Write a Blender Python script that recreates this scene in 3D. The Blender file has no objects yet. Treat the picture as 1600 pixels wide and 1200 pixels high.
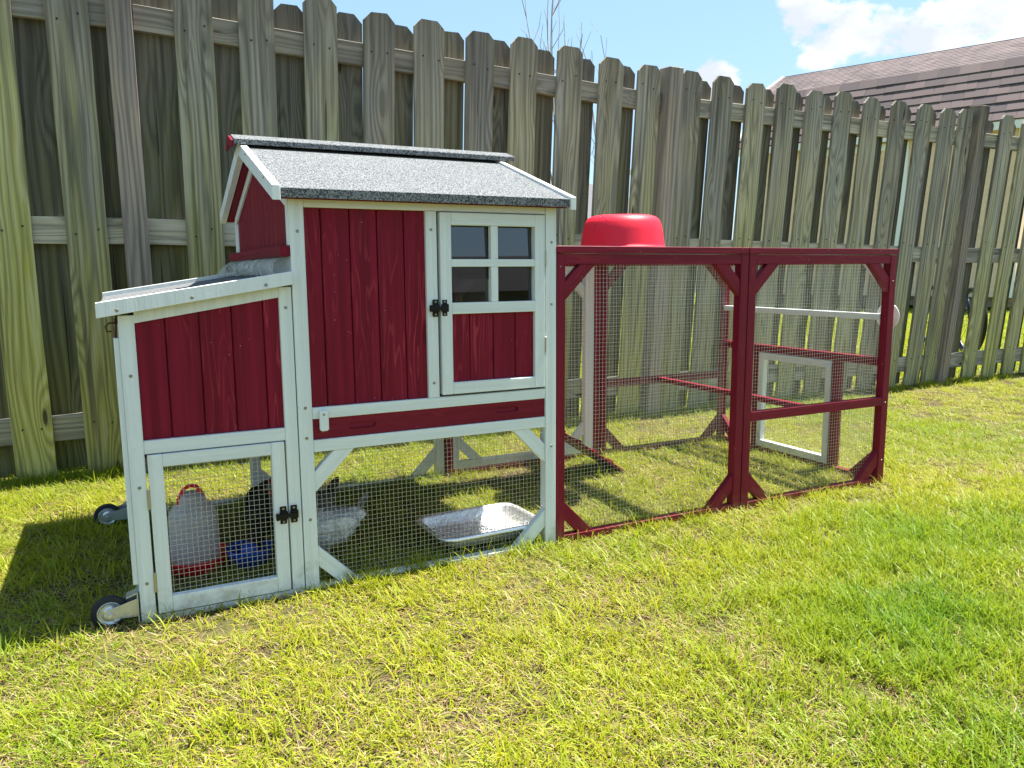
import bpy, bmesh, math, random
import numpy as np
from mathutils import Matrix, Vector, noise as mnoise

random.seed(7)
rng = np.random.default_rng(7)
scene = bpy.context.scene
COL = scene.collection
R = math.radians

# ------------------------------------------------------------------ camera
F_PX, PITCH, ROLL, YAW = 1209.88, 0.14594, -0.00618, 0.46698
CAM = Vector((0.006, -2.005, 0.85))
fwd = Vector((math.sin(YAW)*math.cos(PITCH), math.cos(YAW)*math.cos(PITCH), -math.sin(PITCH)))
r0 = Vector((math.cos(YAW), -math.sin(YAW), 0)); u0 = r0.cross(fwd)
rgt = math.cos(ROLL)*r0 + math.sin(ROLL)*u0
upv = rgt.cross(fwd)
cam_data = bpy.data.cameras.new('camera')
cam = bpy.data.objects.new('camera', cam_data); COL.objects.link(cam)
M = Matrix.Identity(4)
for i in range(3):
    M[i][0] = rgt[i]; M[i][1] = upv[i]; M[i][2] = -fwd[i]; M[i][3] = CAM[i]
cam.matrix_world = M
cam_data.sensor_width = 36.0
cam_data.lens = 36.0*F_PX/1600
cam_data.clip_start = 0.05; cam_data.clip_end = 2000
scene.camera = cam

# ------------------------------------------------------------------ light
SUN = Vector((0.385, -0.01, 1.0)).normalized()
elev = math.asin(SUN.z); azim = math.atan2(SUN.x, SUN.y)
world = bpy.data.worlds.new('World'); scene.world = world; world.use_nodes = True
wn = world.node_tree.nodes; wl = world.node_tree.links
bg = wn['Background']; bg.inputs['Strength'].default_value = 0.086
sky = wn.new('ShaderNodeTexSky'); sky.sky_type = 'NISHITA'; sky.sun_disc = False
sky.sun_elevation = elev; sky.sun_rotation = azim; sky.dust_density = 1.0; sky.air_density = 1.0; sky.ozone_density = 1.0
tc = wn.new('ShaderNodeTexCoord')
def wmath(op, a, b=None, clamp=False):
    n = wn.new('ShaderNodeMath'); n.operation = op; n.use_clamp = clamp
    for i, v in enumerate((a, b)):
        if v is None: continue
        if isinstance(v, (int, float)): n.inputs[i].default_value = v
        else: wl.new(v, n.inputs[i])
    return n.outputs[0]
nz = wn.new('ShaderNodeTexNoise'); nz.inputs['Scale'].default_value = 8.5; nz.inputs['Detail'].default_value = 10; nz.inputs['Roughness'].default_value = 0.60
mp = wn.new('ShaderNodeMapping'); mp.inputs['Scale'].default_value = (1, 1, 1.5); mp.inputs['Location'].default_value = (0.3, 0.1, 0.4)
wl.new(tc.outputs['Generated'], mp.inputs['Vector']); wl.new(mp.outputs['Vector'], nz.inputs['Vector'])
nz2 = wn.new('ShaderNodeTexNoise'); nz2.inputs['Scale'].default_value = 1.7; nz2.inputs['Detail'].default_value = 2
wl.new(mp.outputs['Vector'], nz2.inputs['Vector'])
def cloud_dir(px, py):
    d = fwd + rgt*((px-800)/F_PX) - upv*((py-600)/F_PX)
    return d.normalized()
bias = None
for (px, py, rad, amp) in [(1330, 45, .135, .30), (1470, 65, .15, .33), (1600, 20, .20, .36), (1230, 10, .05, .30), (1132, 128, .045, .50), (1250, 25, .06, .40), (858, 22, .04, .26), (945, 74, .025, .20), (1750, -60, .3, .35)]:
    d = cloud_dir(px, py)
    vd = wn.new('ShaderNodeVectorMath'); vd.operation = 'DISTANCE'
    vnrm = wn.new('ShaderNodeVectorMath'); vnrm.operation = 'NORMALIZE'; wl.new(tc.outputs['Generated'], vnrm.inputs[0])
    wl.new(vnrm.outputs[0], vd.inputs[0]); vd.inputs[1].default_value = d
    v = wmath('DIVIDE', vd.outputs['Value'], rad)
    v = wmath('SUBTRACT', 1.0, v)
    v = wmath('MAXIMUM', v, 0.0)
    v = wmath('POWER', v, 0.6)
    v = wmath('MULTIPLY', v, amp)
    bias = v if bias is None else wmath('MAXIMUM', bias, v)
dens = wmath('ADD', wmath('MULTIPLY', wmath('SUBTRACT', nz2.outputs['Fac'], 0.5), 0.55), nz.outputs['Fac'])
dens = wmath('ADD', dens, bias)
cr = wn.new('ShaderNodeMapRange'); cr.interpolation_type = 'SMOOTHSTEP'
cr.inputs['From Min'].default_value = 0.67; cr.inputs['From Max'].default_value = 0.75
wl.new(dens, cr.inputs['Value'])
# soft grey bellies inside the clouds
nz3 = wn.new('ShaderNodeTexNoise'); nz3.inputs['Scale'].default_value = 11; nz3.inputs['Detail'].default_value = 5
wl.new(mp.outputs['Vector'], nz3.inputs['Vector'])
cr2 = wn.new('ShaderNodeMapRange'); cr2.inputs['From Min'].default_value = 0.40; cr2.inputs['From Max'].default_value = 0.62
wl.new(nz3.outputs['Fac'], cr2.inputs['Value'])
ccol = wn.new('ShaderNodeMix'); ccol.data_type = 'RGBA'
ccol.inputs['A'].default_value = (3.2, 3.45, 3.85, 1); ccol.inputs['B'].default_value = (5.0, 5.05, 5.1, 1)
wl.new(cr2.outputs['Result'], ccol.inputs['Factor'])
# thin high haze of a humid summer day over the whole sky
hz = wn.new('ShaderNodeMix'); hz.data_type = 'RGBA'; hz.inputs['Factor'].default_value = 0.55
hz.inputs['B'].default_value = (1.55, 2.75, 3.85, 1)
wl.new(sky.outputs['Color'], hz.inputs['A'])
wm = wn.new('ShaderNodeMix'); wm.data_type = 'RGBA'
wl.new(cr.outputs['Result'], wm.inputs['Factor']); wl.new(hz.outputs['Result'], wm.inputs['A']); wl.new(ccol.outputs['Result'], wm.inputs['B'])
wl.new(wm.outputs['Result'], bg.inputs['Color'])

sun_d = bpy.data.lights.new('sun', 'SUN'); sun_d.energy = 4.9; sun_d.angle = R(0.53); sun_d.color = (1.0, 0.95, 0.86)
sun_o = bpy.data.objects.new('sun', sun_d); COL.objects.link(sun_o)
sun_o.rotation_euler = (-SUN).to_track_quat('-Z', 'Y').to_euler(); sun_o.location = SUN*20

scene.view_settings.view_transform = 'Standard'; scene.view_settings.look = 'None'
scene.view_settings.gamma = 1.0; scene.view_settings.use_curve_mapping = False
scene.view_settings.exposure = 1.62

# ------------------------------------------------------------------ helpers
WM = {}
def link(name, me, mat, parent=None, world=None):
    o = bpy.data.objects.new(name, me); COL.objects.link(o)
    if me is not None and mat is not None and not me.materials: me.materials.append(mat)
    w = world if world is not None else Matrix.Identity(4)
    o.matrix_basis = w
    if parent is not None:
        o.parent = parent; o.matrix_parent_inverse = WM[parent].inverted()
    WM[o] = w
    return o
def empty(name, loc, label, cat, group=None):
    o = link(name, None, None, None, Matrix.Translation(Vector(loc)))
    o['label'] = label; o['category'] = cat
    if group: o['group'] = group
    o.empty_display_size = 0.1
    return o
def tag(o, label=None, cat=None, group=None, kind=None):
    if label: o['label'] = label
    if cat: o['category'] = cat
    if group: o['group'] = group
    if kind: o['kind'] = kind
    return o
def bm_to(bm, name, smooth=False):
    me = bpy.data.meshes.new(name); bm.normal_update(); bm.to_mesh(me); bm.free()
    if smooth:
        for p in me.polygons: p.use_smooth = True
    return me
_box = {}
def box_mesh(a, b, c, bev):
    k = (round(a, 4), round(b, 4), round(c, 4), bev)
    if k in _box: return _box[k].copy()
    bm = bmesh.new(); bmesh.ops.create_cube(bm, size=1)
    for v in bm.verts: v.co.x *= a; v.co.y *= b; v.co.z *= c
    if bev: bmesh.ops.bevel(bm, geom=bm.edges[:], offset=bev, segments=1, affect='EDGES')
    me = bm_to(bm, 'box'); _box[k] = me
    return me
MX = Matrix(((0, 0, 1), (0, -1, 0), (1, 0, 0))).to_4x4()     # local z -> world x
MY = Matrix(((1, 0, 0), (0, 0, 1), (0, -1, 0))).to_4x4()     # local z -> world y
def board(name, x0, x1, y0, y1, z0, z1, mat, parent, bev=0.0012, axis=None):
    dx, dy, dz = x1-x0, y1-y0, z1-z0
    if axis is None: axis = max((dx, 'x'), (dy, 'y'), (dz, 'z'))[1]
    c = Matrix.Translation(((x0+x1)/2, (y0+y1)/2, (z0+z1)/2))
    if axis == 'x': me, rot = box_mesh(dz, dy, dx, bev), MX
    elif axis == 'y': me, rot = box_mesh(dx, dz, dy, bev), MY
    else: me, rot = box_mesh(dx, dy, dz, bev), Matrix.Identity(4)
    return link(name, me, mat, parent, c @ rot)
def stick(name, p0, p1, w, t, mat, parent, side, bev=0.0012):
    """square timber from p0 to p1; w measured along 'side', t across it"""
    p0, p1 = Vector(p0), Vector(p1); z = (p1-p0); L = z.length; z.normalize()
    y = z.cross(Vector(side)).normalized(); x = y.cross(z)
    rot = Matrix((x, y, z)).transposed().to_4x4()
    return link(name, box_mesh(w, t, L, bev), mat, parent, Matrix.Translation((p0+p1)/2) @ rot)
def prism(name, pts, axis, a0, a1, mat, parent, bev=0.0):
    """extrude polygon; axis 'y': pts (x,z), axis 'x': pts (y,z), axis 'z': pts (x,y)"""
    bm = bmesh.new()
    def P(p, a):
        return {'y': (p[0], a, p[1]), 'x': (a, p[0], p[1]), 'z': (p[0], p[1], a)}[axis]
    A = [bm.verts.new(P(p, a0)) for p in pts]; B = [bm.verts.new(P(p, a1)) for p in pts]
    n = len(pts)
    bm.faces.new(A); bm.faces.new(B[::-1])
    for i in range(n): bm.faces.new((A[i], B[i], B[(i+1) % n], A[(i+1) % n]))
    bmesh.ops.recalc_face_normals(bm, faces=bm.faces)
    if bev: bmesh.ops.bevel(bm, geom=bm.edges[:], offset=bev, segments=1, affect='EDGES')
    cx = sum(v.co.x for v in bm.verts)/len(bm.verts); cy = sum(v.co.y for v in bm.verts)/len(bm.verts); cz = sum(v.co.z for v in bm.verts)/len(bm.verts)
    for v in bm.verts: v.co -= Vector((cx, cy, cz))
    return link(name, bm_to(bm, name), mat, parent, Matrix.Translation((cx, cy, cz)))
def tube_bm(bm, pts, rad, seg=8, cap=True):
    pts = [Vector(p) for p in pts]; rings = []
    prev = None
    for i, p in enumerate(pts):
        t = (pts[min(i+1, len(pts)-1)] - pts[max(i-1, 0)]).normalized()
        if prev is None: n = t.orthogonal().normalized()
        else: n = (prev - t*prev.dot(t)).normalized()
        prev = n; b = t.cross(n)
        rr = rad[i] if isinstance(rad, (list, tuple)) else rad
        rings.append([bm.verts.new(p + (n*math.cos(2*math.pi*k/seg) + b*math.sin(2*math.pi*k/seg))*rr) for k in range(seg)])
    for i in range(len(rings)-1):
        for k in range(seg):
            bm.faces.new((rings[i][k], rings[i][(k+1) % seg], rings[i+1][(k+1) % seg], rings[i+1][k]))
    if cap: bm.faces.new(rings[0][::-1]); bm.faces.new(rings[-1])
    return rings
def tube(name, pts, rad, mat, parent, seg=8, world=None, smooth=True):
    bm = bmesh.new(); tube_bm(bm, pts, rad, seg)
    return link(name, bm_to(bm, name, smooth), mat, parent, world)
def lathe_bm(bm, prof, seg=32, mtx=None):
    rings = []
    for (r, z) in prof:
        if r < 1e-6: rings.append([bm.verts.new((0, 0, z))])
        else: rings.append([bm.verts.new((r*math.cos(2*math.pi*k/seg), r*math.sin(2*math.pi*k/seg), z)) for k in range(seg)])
    for a, b in zip(rings[:-1], rings[1:]):
        for k in range(seg):
            k2 = (k+1) % seg
            if len(a) == 1 and len(b) == 1: continue
            if len(a) == 1: bm.faces.new((a[0], b[k2], b[k]))
            elif len(b) == 1: bm.faces.new((a[k], a[k2], b[0]))
            else: bm.faces.new((a[k], a[k2], b[k2], b[k]))
    bmesh.ops.recalc_face_normals(bm, faces=bm.faces)
def lathe(name, prof, mat, parent, world, seg=32, smooth=True):
    bm = bmesh.new(); lathe_bm(bm, prof, seg)
    return link(name, bm_to(bm, name, smooth), mat, parent, world)

# ------------------------------------------------------------------ materials
class NT:
    def __init__(s, name):
        s.m = bpy.data.materials.new(name); s.m.use_nodes = True
        s.t = s.m.node_tree; s.n = s.t.nodes; s.l = s.t.links
        s.b = s.n['Principled BSDF']; s.out = s.n['Material Output']
    def new(s, typ, **kw):
        n = s.n.new(typ)
        for k, v in kw.items(): setattr(n, k, v)
        return n
    def set(s, inp, v):
        if isinstance(v, (int, float)): inp.default_value = v
        elif isinstance(v, tuple): inp.default_value = v if len(v) != 3 or inp.type != 'RGBA' else (*v, 1)
        else: s.l.new(v, inp)
    def math(s, op, a, b=None, c=None, clamp=False):
        n = s.new('ShaderNodeMath', operation=op, use_clamp=clamp)
        for i, v in enumerate((a, b, c)):
            if v is not None: s.set(n.inputs[i], v)
        return n.outputs[0]
    def noise(s, vec, scale, detail=3, rough=.5, dist=0.0):
        n = s.new('ShaderNodeTexNoise'); s.set(n.inputs['Vector'], vec)
        n.inputs['Scale'].default_value = scale; n.inputs['Detail'].default_value = detail
        n.inputs['Roughness'].default_value = rough; n.inputs['Distortion'].default_value = dist
        return n.outputs['Fac']
    def mapping(s, vec, scale=(1, 1, 1), loc=None):
        n = s.new('ShaderNodeMapping'); s.set(n.inputs['Vector'], vec); n.inputs['Scale'].default_value = scale
        if loc is not None: s.set(n.inputs['Location'], loc)
        return n.outputs['Vector']
    def ramp(s, v, lo, hi, a=0.0, b=1.0, smooth=True):
        n = s.new('ShaderNodeMapRange'); n.interpolation_type = 'SMOOTHSTEP' if smooth else 'LINEAR'
        s.set(n.inputs['Value'], v); s.set(n.inputs['From Min'], lo); s.set(n.inputs['From Max'], hi)
        s.set(n.inputs['To Min'], a); s.set(n.inputs['To Max'], b); return n.outputs['Result']
    def mix(s, f, a, b, blend='MIX'):
        n = s.new('ShaderNodeMix', data_type='RGBA', blend_type=blend)
        s.set(n.inputs['Factor'], f); s.set(n.inputs['A'], a); s.set(n.inputs['B'], b); return n.outputs['Result']
    def bump(s, h, strength=.3, dist=.001):
        n = s.new('ShaderNodeBump'); n.inputs['Strength'].default_value = strength; n.inputs['Distance'].default_value = dist
        s.l.new(h, n.inputs['Height']); s.l.new(n.outputs['Normal'], s.b.inputs['Normal']); return n
    def offs(s, k=17.0):
        oi = s.new('ShaderNodeObjectInfo'); tcn = s.new('ShaderNodeTexCoord')
        cb = s.new('ShaderNodeCombineXYZ')
        s.set(cb.inputs[0], s.math('MULTIPLY', oi.outputs['Random'], k)); s.set(cb.inputs[1], s.math('MULTIPLY', oi.outputs['Random'], k*1.7)); s.set(cb.inputs[2], s.math('MULTIPLY', oi.outputs['Random'], k*2.3))
        va = s.new('ShaderNodeVectorMath', operation='ADD'); s.l.new(tcn.outputs['Object'], va.inputs[0]); s.l.new(cb.outputs[0], va.inputs[1])
        return va.outputs[0], oi.outputs['Random'], tcn
    def fin(s, color=None, rough=.5, metal=0, spec=None):
        if color is not None: s.set(s.b.inputs['Base Color'], color)
        s.set(s.b.inputs['Roughness'], rough); s.set(s.b.inputs['Metallic'], metal)
        if spec is not None: s.set(s.b.inputs['Specular IOR Level'], spec)
        return s.m

def simple(name, col, rough=.5, metal=0, spec=None, var=0.0, bump=0):
    t = NT(name)
    c = (*col, 1)
    vec, rnd, tcn = t.offs()
    if var:
        n = t.noise(vec, 14, 5)
        c = t.mix(t.ramp(n, .3, .7), tuple(x*(1-var) for x in col), tuple(min(1, x*(1+var)) for x in col))
    if bump: t.bump(t.noise(vec, 220, 4), bump, .0006)
    return t.fin(c, rough, metal, spec)

def painted_wood(name, col, dark, light, grain=0.5, rough=.5, knots=0.0, dirt=0.12, varr=.12, spec=.4):
    t = NT(name); vec, rnd, tcn = t.offs()
    v1 = t.mapping(vec, (22, 22, 1.7)); n1 = t.noise(v1, 1.0, 2, .5)
    rings = t.math('SINE', t.math('MULTIPLY', n1, 62.0))
    fine = t.noise(t.mapping(vec, (420, 420, 9)), 1.0, 2, .6)
    streak = t.noise(t.mapping(vec, (60, 60, 1.2)), 1.0, 3, .6)
    ln = t.ramp(rings, .72, 1.0)
    patch = t.ramp(t.noise(t.mapping(vec, (6, 6, 2.0)), 1.0, 3), .38, .7)
    base = t.mix(t.math('MULTIPLY', t.ramp(streak, .3, .7), .9), dark, col)
    base = t.mix(t.math('MULTIPLY', t.math('MULTIPLY', ln, patch), grain), base, light)
    base = t.mix(t.math('MULTIPLY', t.ramp(fine, .35, .7), .18), base, dark)
    base = t.mix(t.math('MULTIPLY', rnd, varr), base, dark)
    if knots:
        vo = t.new('ShaderNodeTexVoronoi'); t.l.new(t.mapping(vec, (9, 9, 4.2)), vo.inputs['Vector']); vo.inputs['Scale'].default_value = 1.0
        k = t.ramp(vo.outputs['Distance'], .10, .16, 1.0, 0.0)
        base = t.mix(t.math('MULTIPLY', k, knots), base, tuple(x*.45 for x in dark))
    sp = t.noise(vec, 38, 6, .7)
    base = t.mix(t.math('MULTIPLY', t.ramp(sp, .66, .74), dirt), base, (.25, .22, .18))
    geo = t.new('ShaderNodeNewGeometry'); gx = t.new('ShaderNodeSeparateXYZ'); t.l.new(geo.outputs['Position'], gx.inputs[0])
    low = t.math('ADD', t.ramp(gx.outputs['Z'], 0.0, .16, .55, 0.0, False), t.math('MULTIPLY', t.math('SUBTRACT', t.noise(geo.outputs['Position'], 16, 5, .7), .5), 1.4))
    low = t.math('MULTIPLY', t.ramp(low, .25, .75), t.ramp(gx.outputs['Z'], .05, .30, 1.0, 0.0))
    base = t.mix(t.math('MULTIPLY', low, .5), base, (.16, .14, .075))
    smear = t.noise(t.mapping(vec, (5, 5, 2)), 1.0, 4, .6)
    base = t.mix(t.math('MULTIPLY', t.ramp(smear, .52, .75), .22), base, dark)
    chip = t.ramp(t.noise(vec, 95, 2, .5), .765, .78)
    base = t.mix(t.math('MULTIPLY', chip, .7), base, (.50, .40, .28))
    h = t.math('ADD', t.math('MULTIPLY', fine, .6), t.math('MULTIPLY', rings, .25))
    t.bump(h, .35, .0007)
    return t.fin(base, t.ramp(streak, .3, .7, rough-.06, rough+.1), 0, spec)

WHITE = painted_wood('white_painted_wood', (.785, .815, .785), (.67, .70, .675), (.84, .86, .84), .35, .5, 0, .30, .08, .3)
RED = painted_wood('red_stained_wood', (.275, .0115, .034), (.150, .005, .016), (.50, .060, .075), .55, .5, .5, .10, .35, .16)
RED2 = painted_wood('red_painted_frame', (.240, .011, .034), (.150, .006, .018), (.42, .040, .045), .40, .46, 0, .10, .20, .2)

def fence_wood(name, grey, warm, alg, algae=1.0, hi=(.33, .31, .24)):
    t = NT(name); vec, rnd, tcn = t.offs(23.0)
    geo = t.new('ShaderNodeNewGeometry'); sx = t.new('ShaderNodeSeparateXYZ'); t.l.new(geo.outputs['Position'], sx.inputs[0])
    warp = t.noise(t.mapping(vec, (8, 8, .55)), 1.0, 2.0, .5)
    vo = t.new('ShaderNodeTexVoronoi'); t.l.new(t.mapping(vec, (9.5, 3, 2.3)), vo.inputs['Vector']); vo.inputs['Scale'].default_value = 1.0; vo.inputs['Randomness'].default_value = 1.0
    gate = t.math('GREATER_THAN', t.new('ShaderNodeSeparateColor').outputs[0], .5)
    sc = t.n[-1] if False else None
    sepc = t.new('ShaderNodeSeparateColor'); t.l.new(vo.outputs['Color'], sepc.inputs[0])
    isk = t.math('GREATER_THAN', sepc.outputs[0], .52)
    kd = vo.outputs['Distance']
    halo = t.math('MULTIPLY', t.ramp(kd, 0.0, .55, 1.0, 0.0), isk)
    field = t.math('ADD', t.math('MULTIPLY', warp, t.math('MULTIPLY_ADD', t.math('FRACT', t.math('MULTIPLY', rnd, 7.3)), .85, .18)), t.math('MULTIPLY', halo, .16))
    sv = t.new('ShaderNodeSeparateXYZ'); t.l.new(vec, sv.inputs[0])
    field = t.math('ADD', field, t.math('MULTIPLY', sv.outputs['X'], 2.4))
    rings = t.math('SINE', t.math('MULTIPLY', field, 88.0))
    fine = t.noise(t.mapping(vec, (260, 260, 4)), 1.0, 3, .6)
    mid = t.noise(t.mapping(vec, (34, 34, 1.0)), 1.0, 4, .6)
    big = t.noise(t.mapping(vec, (7, 7, 1.6)), 1.0, 4, .6)
    base = t.mix(t.ramp(big, .35, .65), grey, warm)
    # algae: more of it low down and at the shady left end of the fence
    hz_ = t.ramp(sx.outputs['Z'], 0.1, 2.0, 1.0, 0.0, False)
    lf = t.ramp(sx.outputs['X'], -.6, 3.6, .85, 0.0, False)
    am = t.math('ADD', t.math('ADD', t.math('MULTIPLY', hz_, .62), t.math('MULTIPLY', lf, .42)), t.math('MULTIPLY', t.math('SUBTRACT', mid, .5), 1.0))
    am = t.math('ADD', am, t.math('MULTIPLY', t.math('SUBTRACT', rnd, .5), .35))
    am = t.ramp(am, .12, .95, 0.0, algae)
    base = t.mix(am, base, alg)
    base = t.mix(t.math('MULTIPLY', t.ramp(rings, .1, 1.0), .46), base, tuple(x*.38 for x in grey))
    base = t.mix(t.math('MULTIPLY', t.ramp(rings, -.2, -1.0), .25), base, hi)
    base = t.mix(t.math('MULTIPLY', t.ramp(fine, .45, .75), .45), base, tuple(x*.4 for x in grey))
    base = t.mix(t.math('MULTIPLY', t.ramp(fine, .45, .22), .30), base, hi)
    crack = t.ramp(t.noise(t.mapping(vec, (75, 75, 1.3)), 1.0, 2, .5), .715, .74)
    base = t.mix(t.math('MULTIPLY', crack, .85), base, (.02, .017, .013))
    stain = t.ramp(t.noise(t.mapping(vec, (22, 22, .7), ), 1.0, 4, .65), .50, .66)
    base = t.mix(t.math('MULTIPLY', stain, .6), base, (.045, .042, .036))
    tp = t.math('ADD', t.ramp(sx.outputs['Z'], 1.35, 2.05, 0.0, .75, False), t.math('MULTIPLY', t.math('SUBTRACT', mid, .5), 1.6))
    base = t.mix(t.math('MULTIPLY', t.ramp(tp, .15, .8), .55), base, (.125, .110, .092))
    kn = t.math('MULTIPLY', t.ramp(kd, .065, .12, 1.0, 0.0), isk)
    base = t.mix(t.math('MULTIPLY', kn, .88), base, (.035, .026, .018))
    bri = t.math('MULTIPLY_ADD', rnd, .50, .88)
    hs = t.new('ShaderNodeHueSaturation'); t.l.new(base, hs.inputs['Color']); t.set(hs.inputs['Value'], bri)
    h = t.math('ADD', t.math('MULTIPLY', rings, .5), t.math('ADD', t.math('MULTIPLY', fine, 1.0), t.math('MULTIPLY', kn, -1.2)))
    t.bump(h, .6, .0014)
    return t.fin(hs.outputs['Color'], .88, 0, .12)
FENCE = fence_wood('weathered_fence_wood', (.290, .272, .245), (.375, .322, .230), (.335, .315, .065), 1.0, (.54, .52, .42))
FENCE_BACK = fence_wood('shaded_back_board_wood', (.150, .145, .130), (.180, .160, .120), (.165, .160, .042), 1.0, (.29, .28, .22))  # darker copy of the fence wood: recess shade put into the colour
FRAIL = fence_wood('weathered_rail_wood', (.36, .335, .30), (.42, .37, .28), (.32, .29, .14), .35, (.50, .455, .38))
FPOST = fence_wood('weathered_post_wood', (.285, .245, .225), (.36, .28, .215), (.24, .205, .12), .22, (.48, .42, .36))

def felt():
    t = NT('mineral_roof_felt'); vec, rnd, tcn = t.offs()
    n = t.noise(vec, 240, 2, .7); n2 = t.noise(vec, 120, 3, .6); n3 = t.noise(vec, 5, 3)
    c = t.mix(t.ramp(n, .40, .60), (.030, .034, .038), (.235, .245, .25))
    c = t.mix(t.math('MULTIPLY', t.ramp(n2, .45, .7), .35), c, (.16, .17, .18))
    c = t.mix(t.math('MULTIPLY', t.ramp(n3, .4, .8), .2), c, (.20, .205, .21))
    t.bump(n, .8, .0012)
    return t.fin(c, .9, 0, .2)
FELT = felt()
BLACKP = simple('black_plastic', (.008, .008, .009), .38, 0, .25)
SCREW = simple('screw_steel', (.30, .28, .24), .4, .85)
ZINC = simple('zinc_plated_steel', (.58, .61, .64), .18, .62, None, .05)
RUBBER = simple('black_rubber', (.014, .014, .015), .75, 0, None, .2, .4)
WIRE = simple('galvanised_wire', (.62, .62, .58), .42, .55)
BRASS = simple('hinge_metal', (.45, .42, .33), .35, .9)
RUST = simple('rusty_hook_metal', (.10, .04, .02), .6, .5)
REDP = simple('red_plastic', (.80, .010, .035), .42, 0, .35, .04)
WPLAST = simple('white_plastic', (.75, .76, .76), .35)
BLUEP = simple('blue_plastic', (.012, .075, .42), .35)
DARK = simple('nail_head', (.02, .018, .016), .5, .5)
NAVY = simple('navy_paint', (.012, .02, .06), .35)
GREENP = simple('green_plastic', (.03, .28, .07), .4)

def jug_mat():
    t = NT('milky_plastic')
    t.fin((.80, .78, .80, 1), .35); t.b.inputs['Transmission Weight'].default_value = .25
    t.b.inputs['Subsurface Weight'].default_value = .0
    tr = t.new('ShaderNodeBsdfTranslucent'); tr.inputs[0].default_value = (.85, .82, .84, 1)
    mx = t.new('ShaderNodeMixShader'); mx.inputs[0].default_value = .45
    t.l.new(t.b.outputs[0], mx.inputs[1]); t.l.new(tr.outputs[0], mx.inputs[2]); t.l.new(mx.outputs[0], t.out.inputs[0])
    return t.m
JUG = jug_mat()
def bowl_mat():
    t = NT('wet_red_plastic'); vec, rnd, tcn = t.offs()
    vo = t.new('ShaderNodeTexVoronoi'); t.l.new(vec, vo.inputs['Vector']); vo.inputs['Scale'].default_value = 85
    big = t.ramp(t.noise(vec, 5, 3), .50, .62)
    sx = t.new('ShaderNodeSeparateXYZ'); t.l.new(tcn.outputs['Object'], sx.inputs[0])
    up = t.ramp(sx.outputs['Z'], .03, .10)
    drop = t.math('MULTIPLY', t.math('MULTIPLY', t.ramp(vo.outputs['Distance'], .22, .34, 1.0, 0.0), big), up)
    t.bump(drop, .8, .0016)
    return t.fin((.80, .014, .040, 1), t.ramp(drop, 0, 1, .48, .06), 0, .35)
BOWL = bowl_mat()
def pane_mat():
    t = NT('window_pane'); 
    gl = t.new('ShaderNodeBsdfGlossy'); gl.inputs['Roughness'].default_value = .015; gl.inputs[0].default_value = (1, 1, 1, 1)
    tr = t.new('ShaderNodeBsdfTransparent'); tr.inputs[0].default_value = (.30, .31, .34, 1)
    fr = t.new('ShaderNodeFresnel'); fr.inputs['IOR'].default_value = 1.85
    mx = t.new('ShaderNodeMixShader'); t.l.new(fr.outputs[0], mx.inputs[0]); t.l.new(tr.outputs[0], mx.inputs[1]); t.l.new(gl.outputs[0], mx.inputs[2])
    t.l.new(mx.outputs[0], t.out.inputs[0]); return t.m
PANE = pane_mat()
def plastic_sheet():
    t = NT('clear_plastic_sheet'); vec, rnd, tcn = t.offs()
    n = t.noise(vec, 14, 5, .6, 1.5)
    t.bump(n, 1.0, .02); t.fin((.75, .76, .72, 1), .15, 0, .8)
    tr = t.new('ShaderNodeBsdfTransparent'); mx = t.new('ShaderNodeMixShader')
    t.set(mx.inputs[0], t.ramp(n, .3, .7, .25, .75))
    t.l.new(tr.outputs[0], mx.inputs[1]); t.l.new(t.b.outputs[0], mx.inputs[2]); t.l.new(mx.outputs[0], t.out.inputs[0]); return t.m
CLEAR = plastic_sheet()
def foil():
    t = NT('crinkled_foil'); vec, rnd, tcn = t.offs()
    n = t.noise(vec, 26, 5, .6, 1.0); t.bump(n, .8, .006)
    return t.fin((.90, .91, .92, 1), .36, .75)
FOIL = foil()
def water():
    t = NT('shallow_water'); vec, rnd, tcn = t.offs(); n = t.noise(vec, 22, 3, .5, .8); t.bump(n, .35, .003)
    t.fin((1, 1, 1, 1), .02); t.b.inputs['Transmission Weight'].default_value = 1.0; t.b.inputs['IOR'].default_value = 1.33
    tr = t.new('ShaderNodeBsdfTransparent'); mx = t.new('ShaderNodeMixShader'); mx.inputs[0].default_value = .25
    t.l.new(tr.outputs[0], mx.inputs[1]); t.l.new(t.b.outputs[0], mx.inputs[2]); t.l.new(mx.outputs[0], t.out.inputs[0]); return t.m
WATER = water()
def feathers(name, a, b, sc=60):
    t = NT(name); vec, rnd, tcn = t.offs()
    vo = t.new('ShaderNodeTexVoronoi'); t.l.new(t.mapping(vec, (1, 1, 1)), vo.inputs['Vector']); vo.inputs['Scale'].default_value = sc
    n = t.noise(vec, 22, 5, .6)
    c = t.mix(t.ramp(n, .38, .62), (*a, 1), (*b, 1))
    c = t.mix(t.math('MULTIPLY', t.ramp(vo.outputs['Distance'], .2, .6), .5), c, (*a, 1))
    t.bump(t.math('ADD', t.math('MULTIPLY', vo.outputs['Distance'], -1.0), n), .8, .004)
    return t.fin(c, .65, 0, .3)
FBLACK = feathers('black_feathers', (.006, .006, .008), (.018, .018, .024))
FWHITE = feathers('white_grey_feathers', (.40, .40, .42), (.85, .84, .82), 70)
FGREY = feathers('slate_grey_feathers', (.07, .07, .08), (.17, .165, .175))
COMB = simple('comb_skin', (.45, .02, .02), .55)
SKIN = simple('leg_skin', (.35, .25, .12), .6)
BEAK = simple('beak_horn', (.25, .18, .10), .5)

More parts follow.
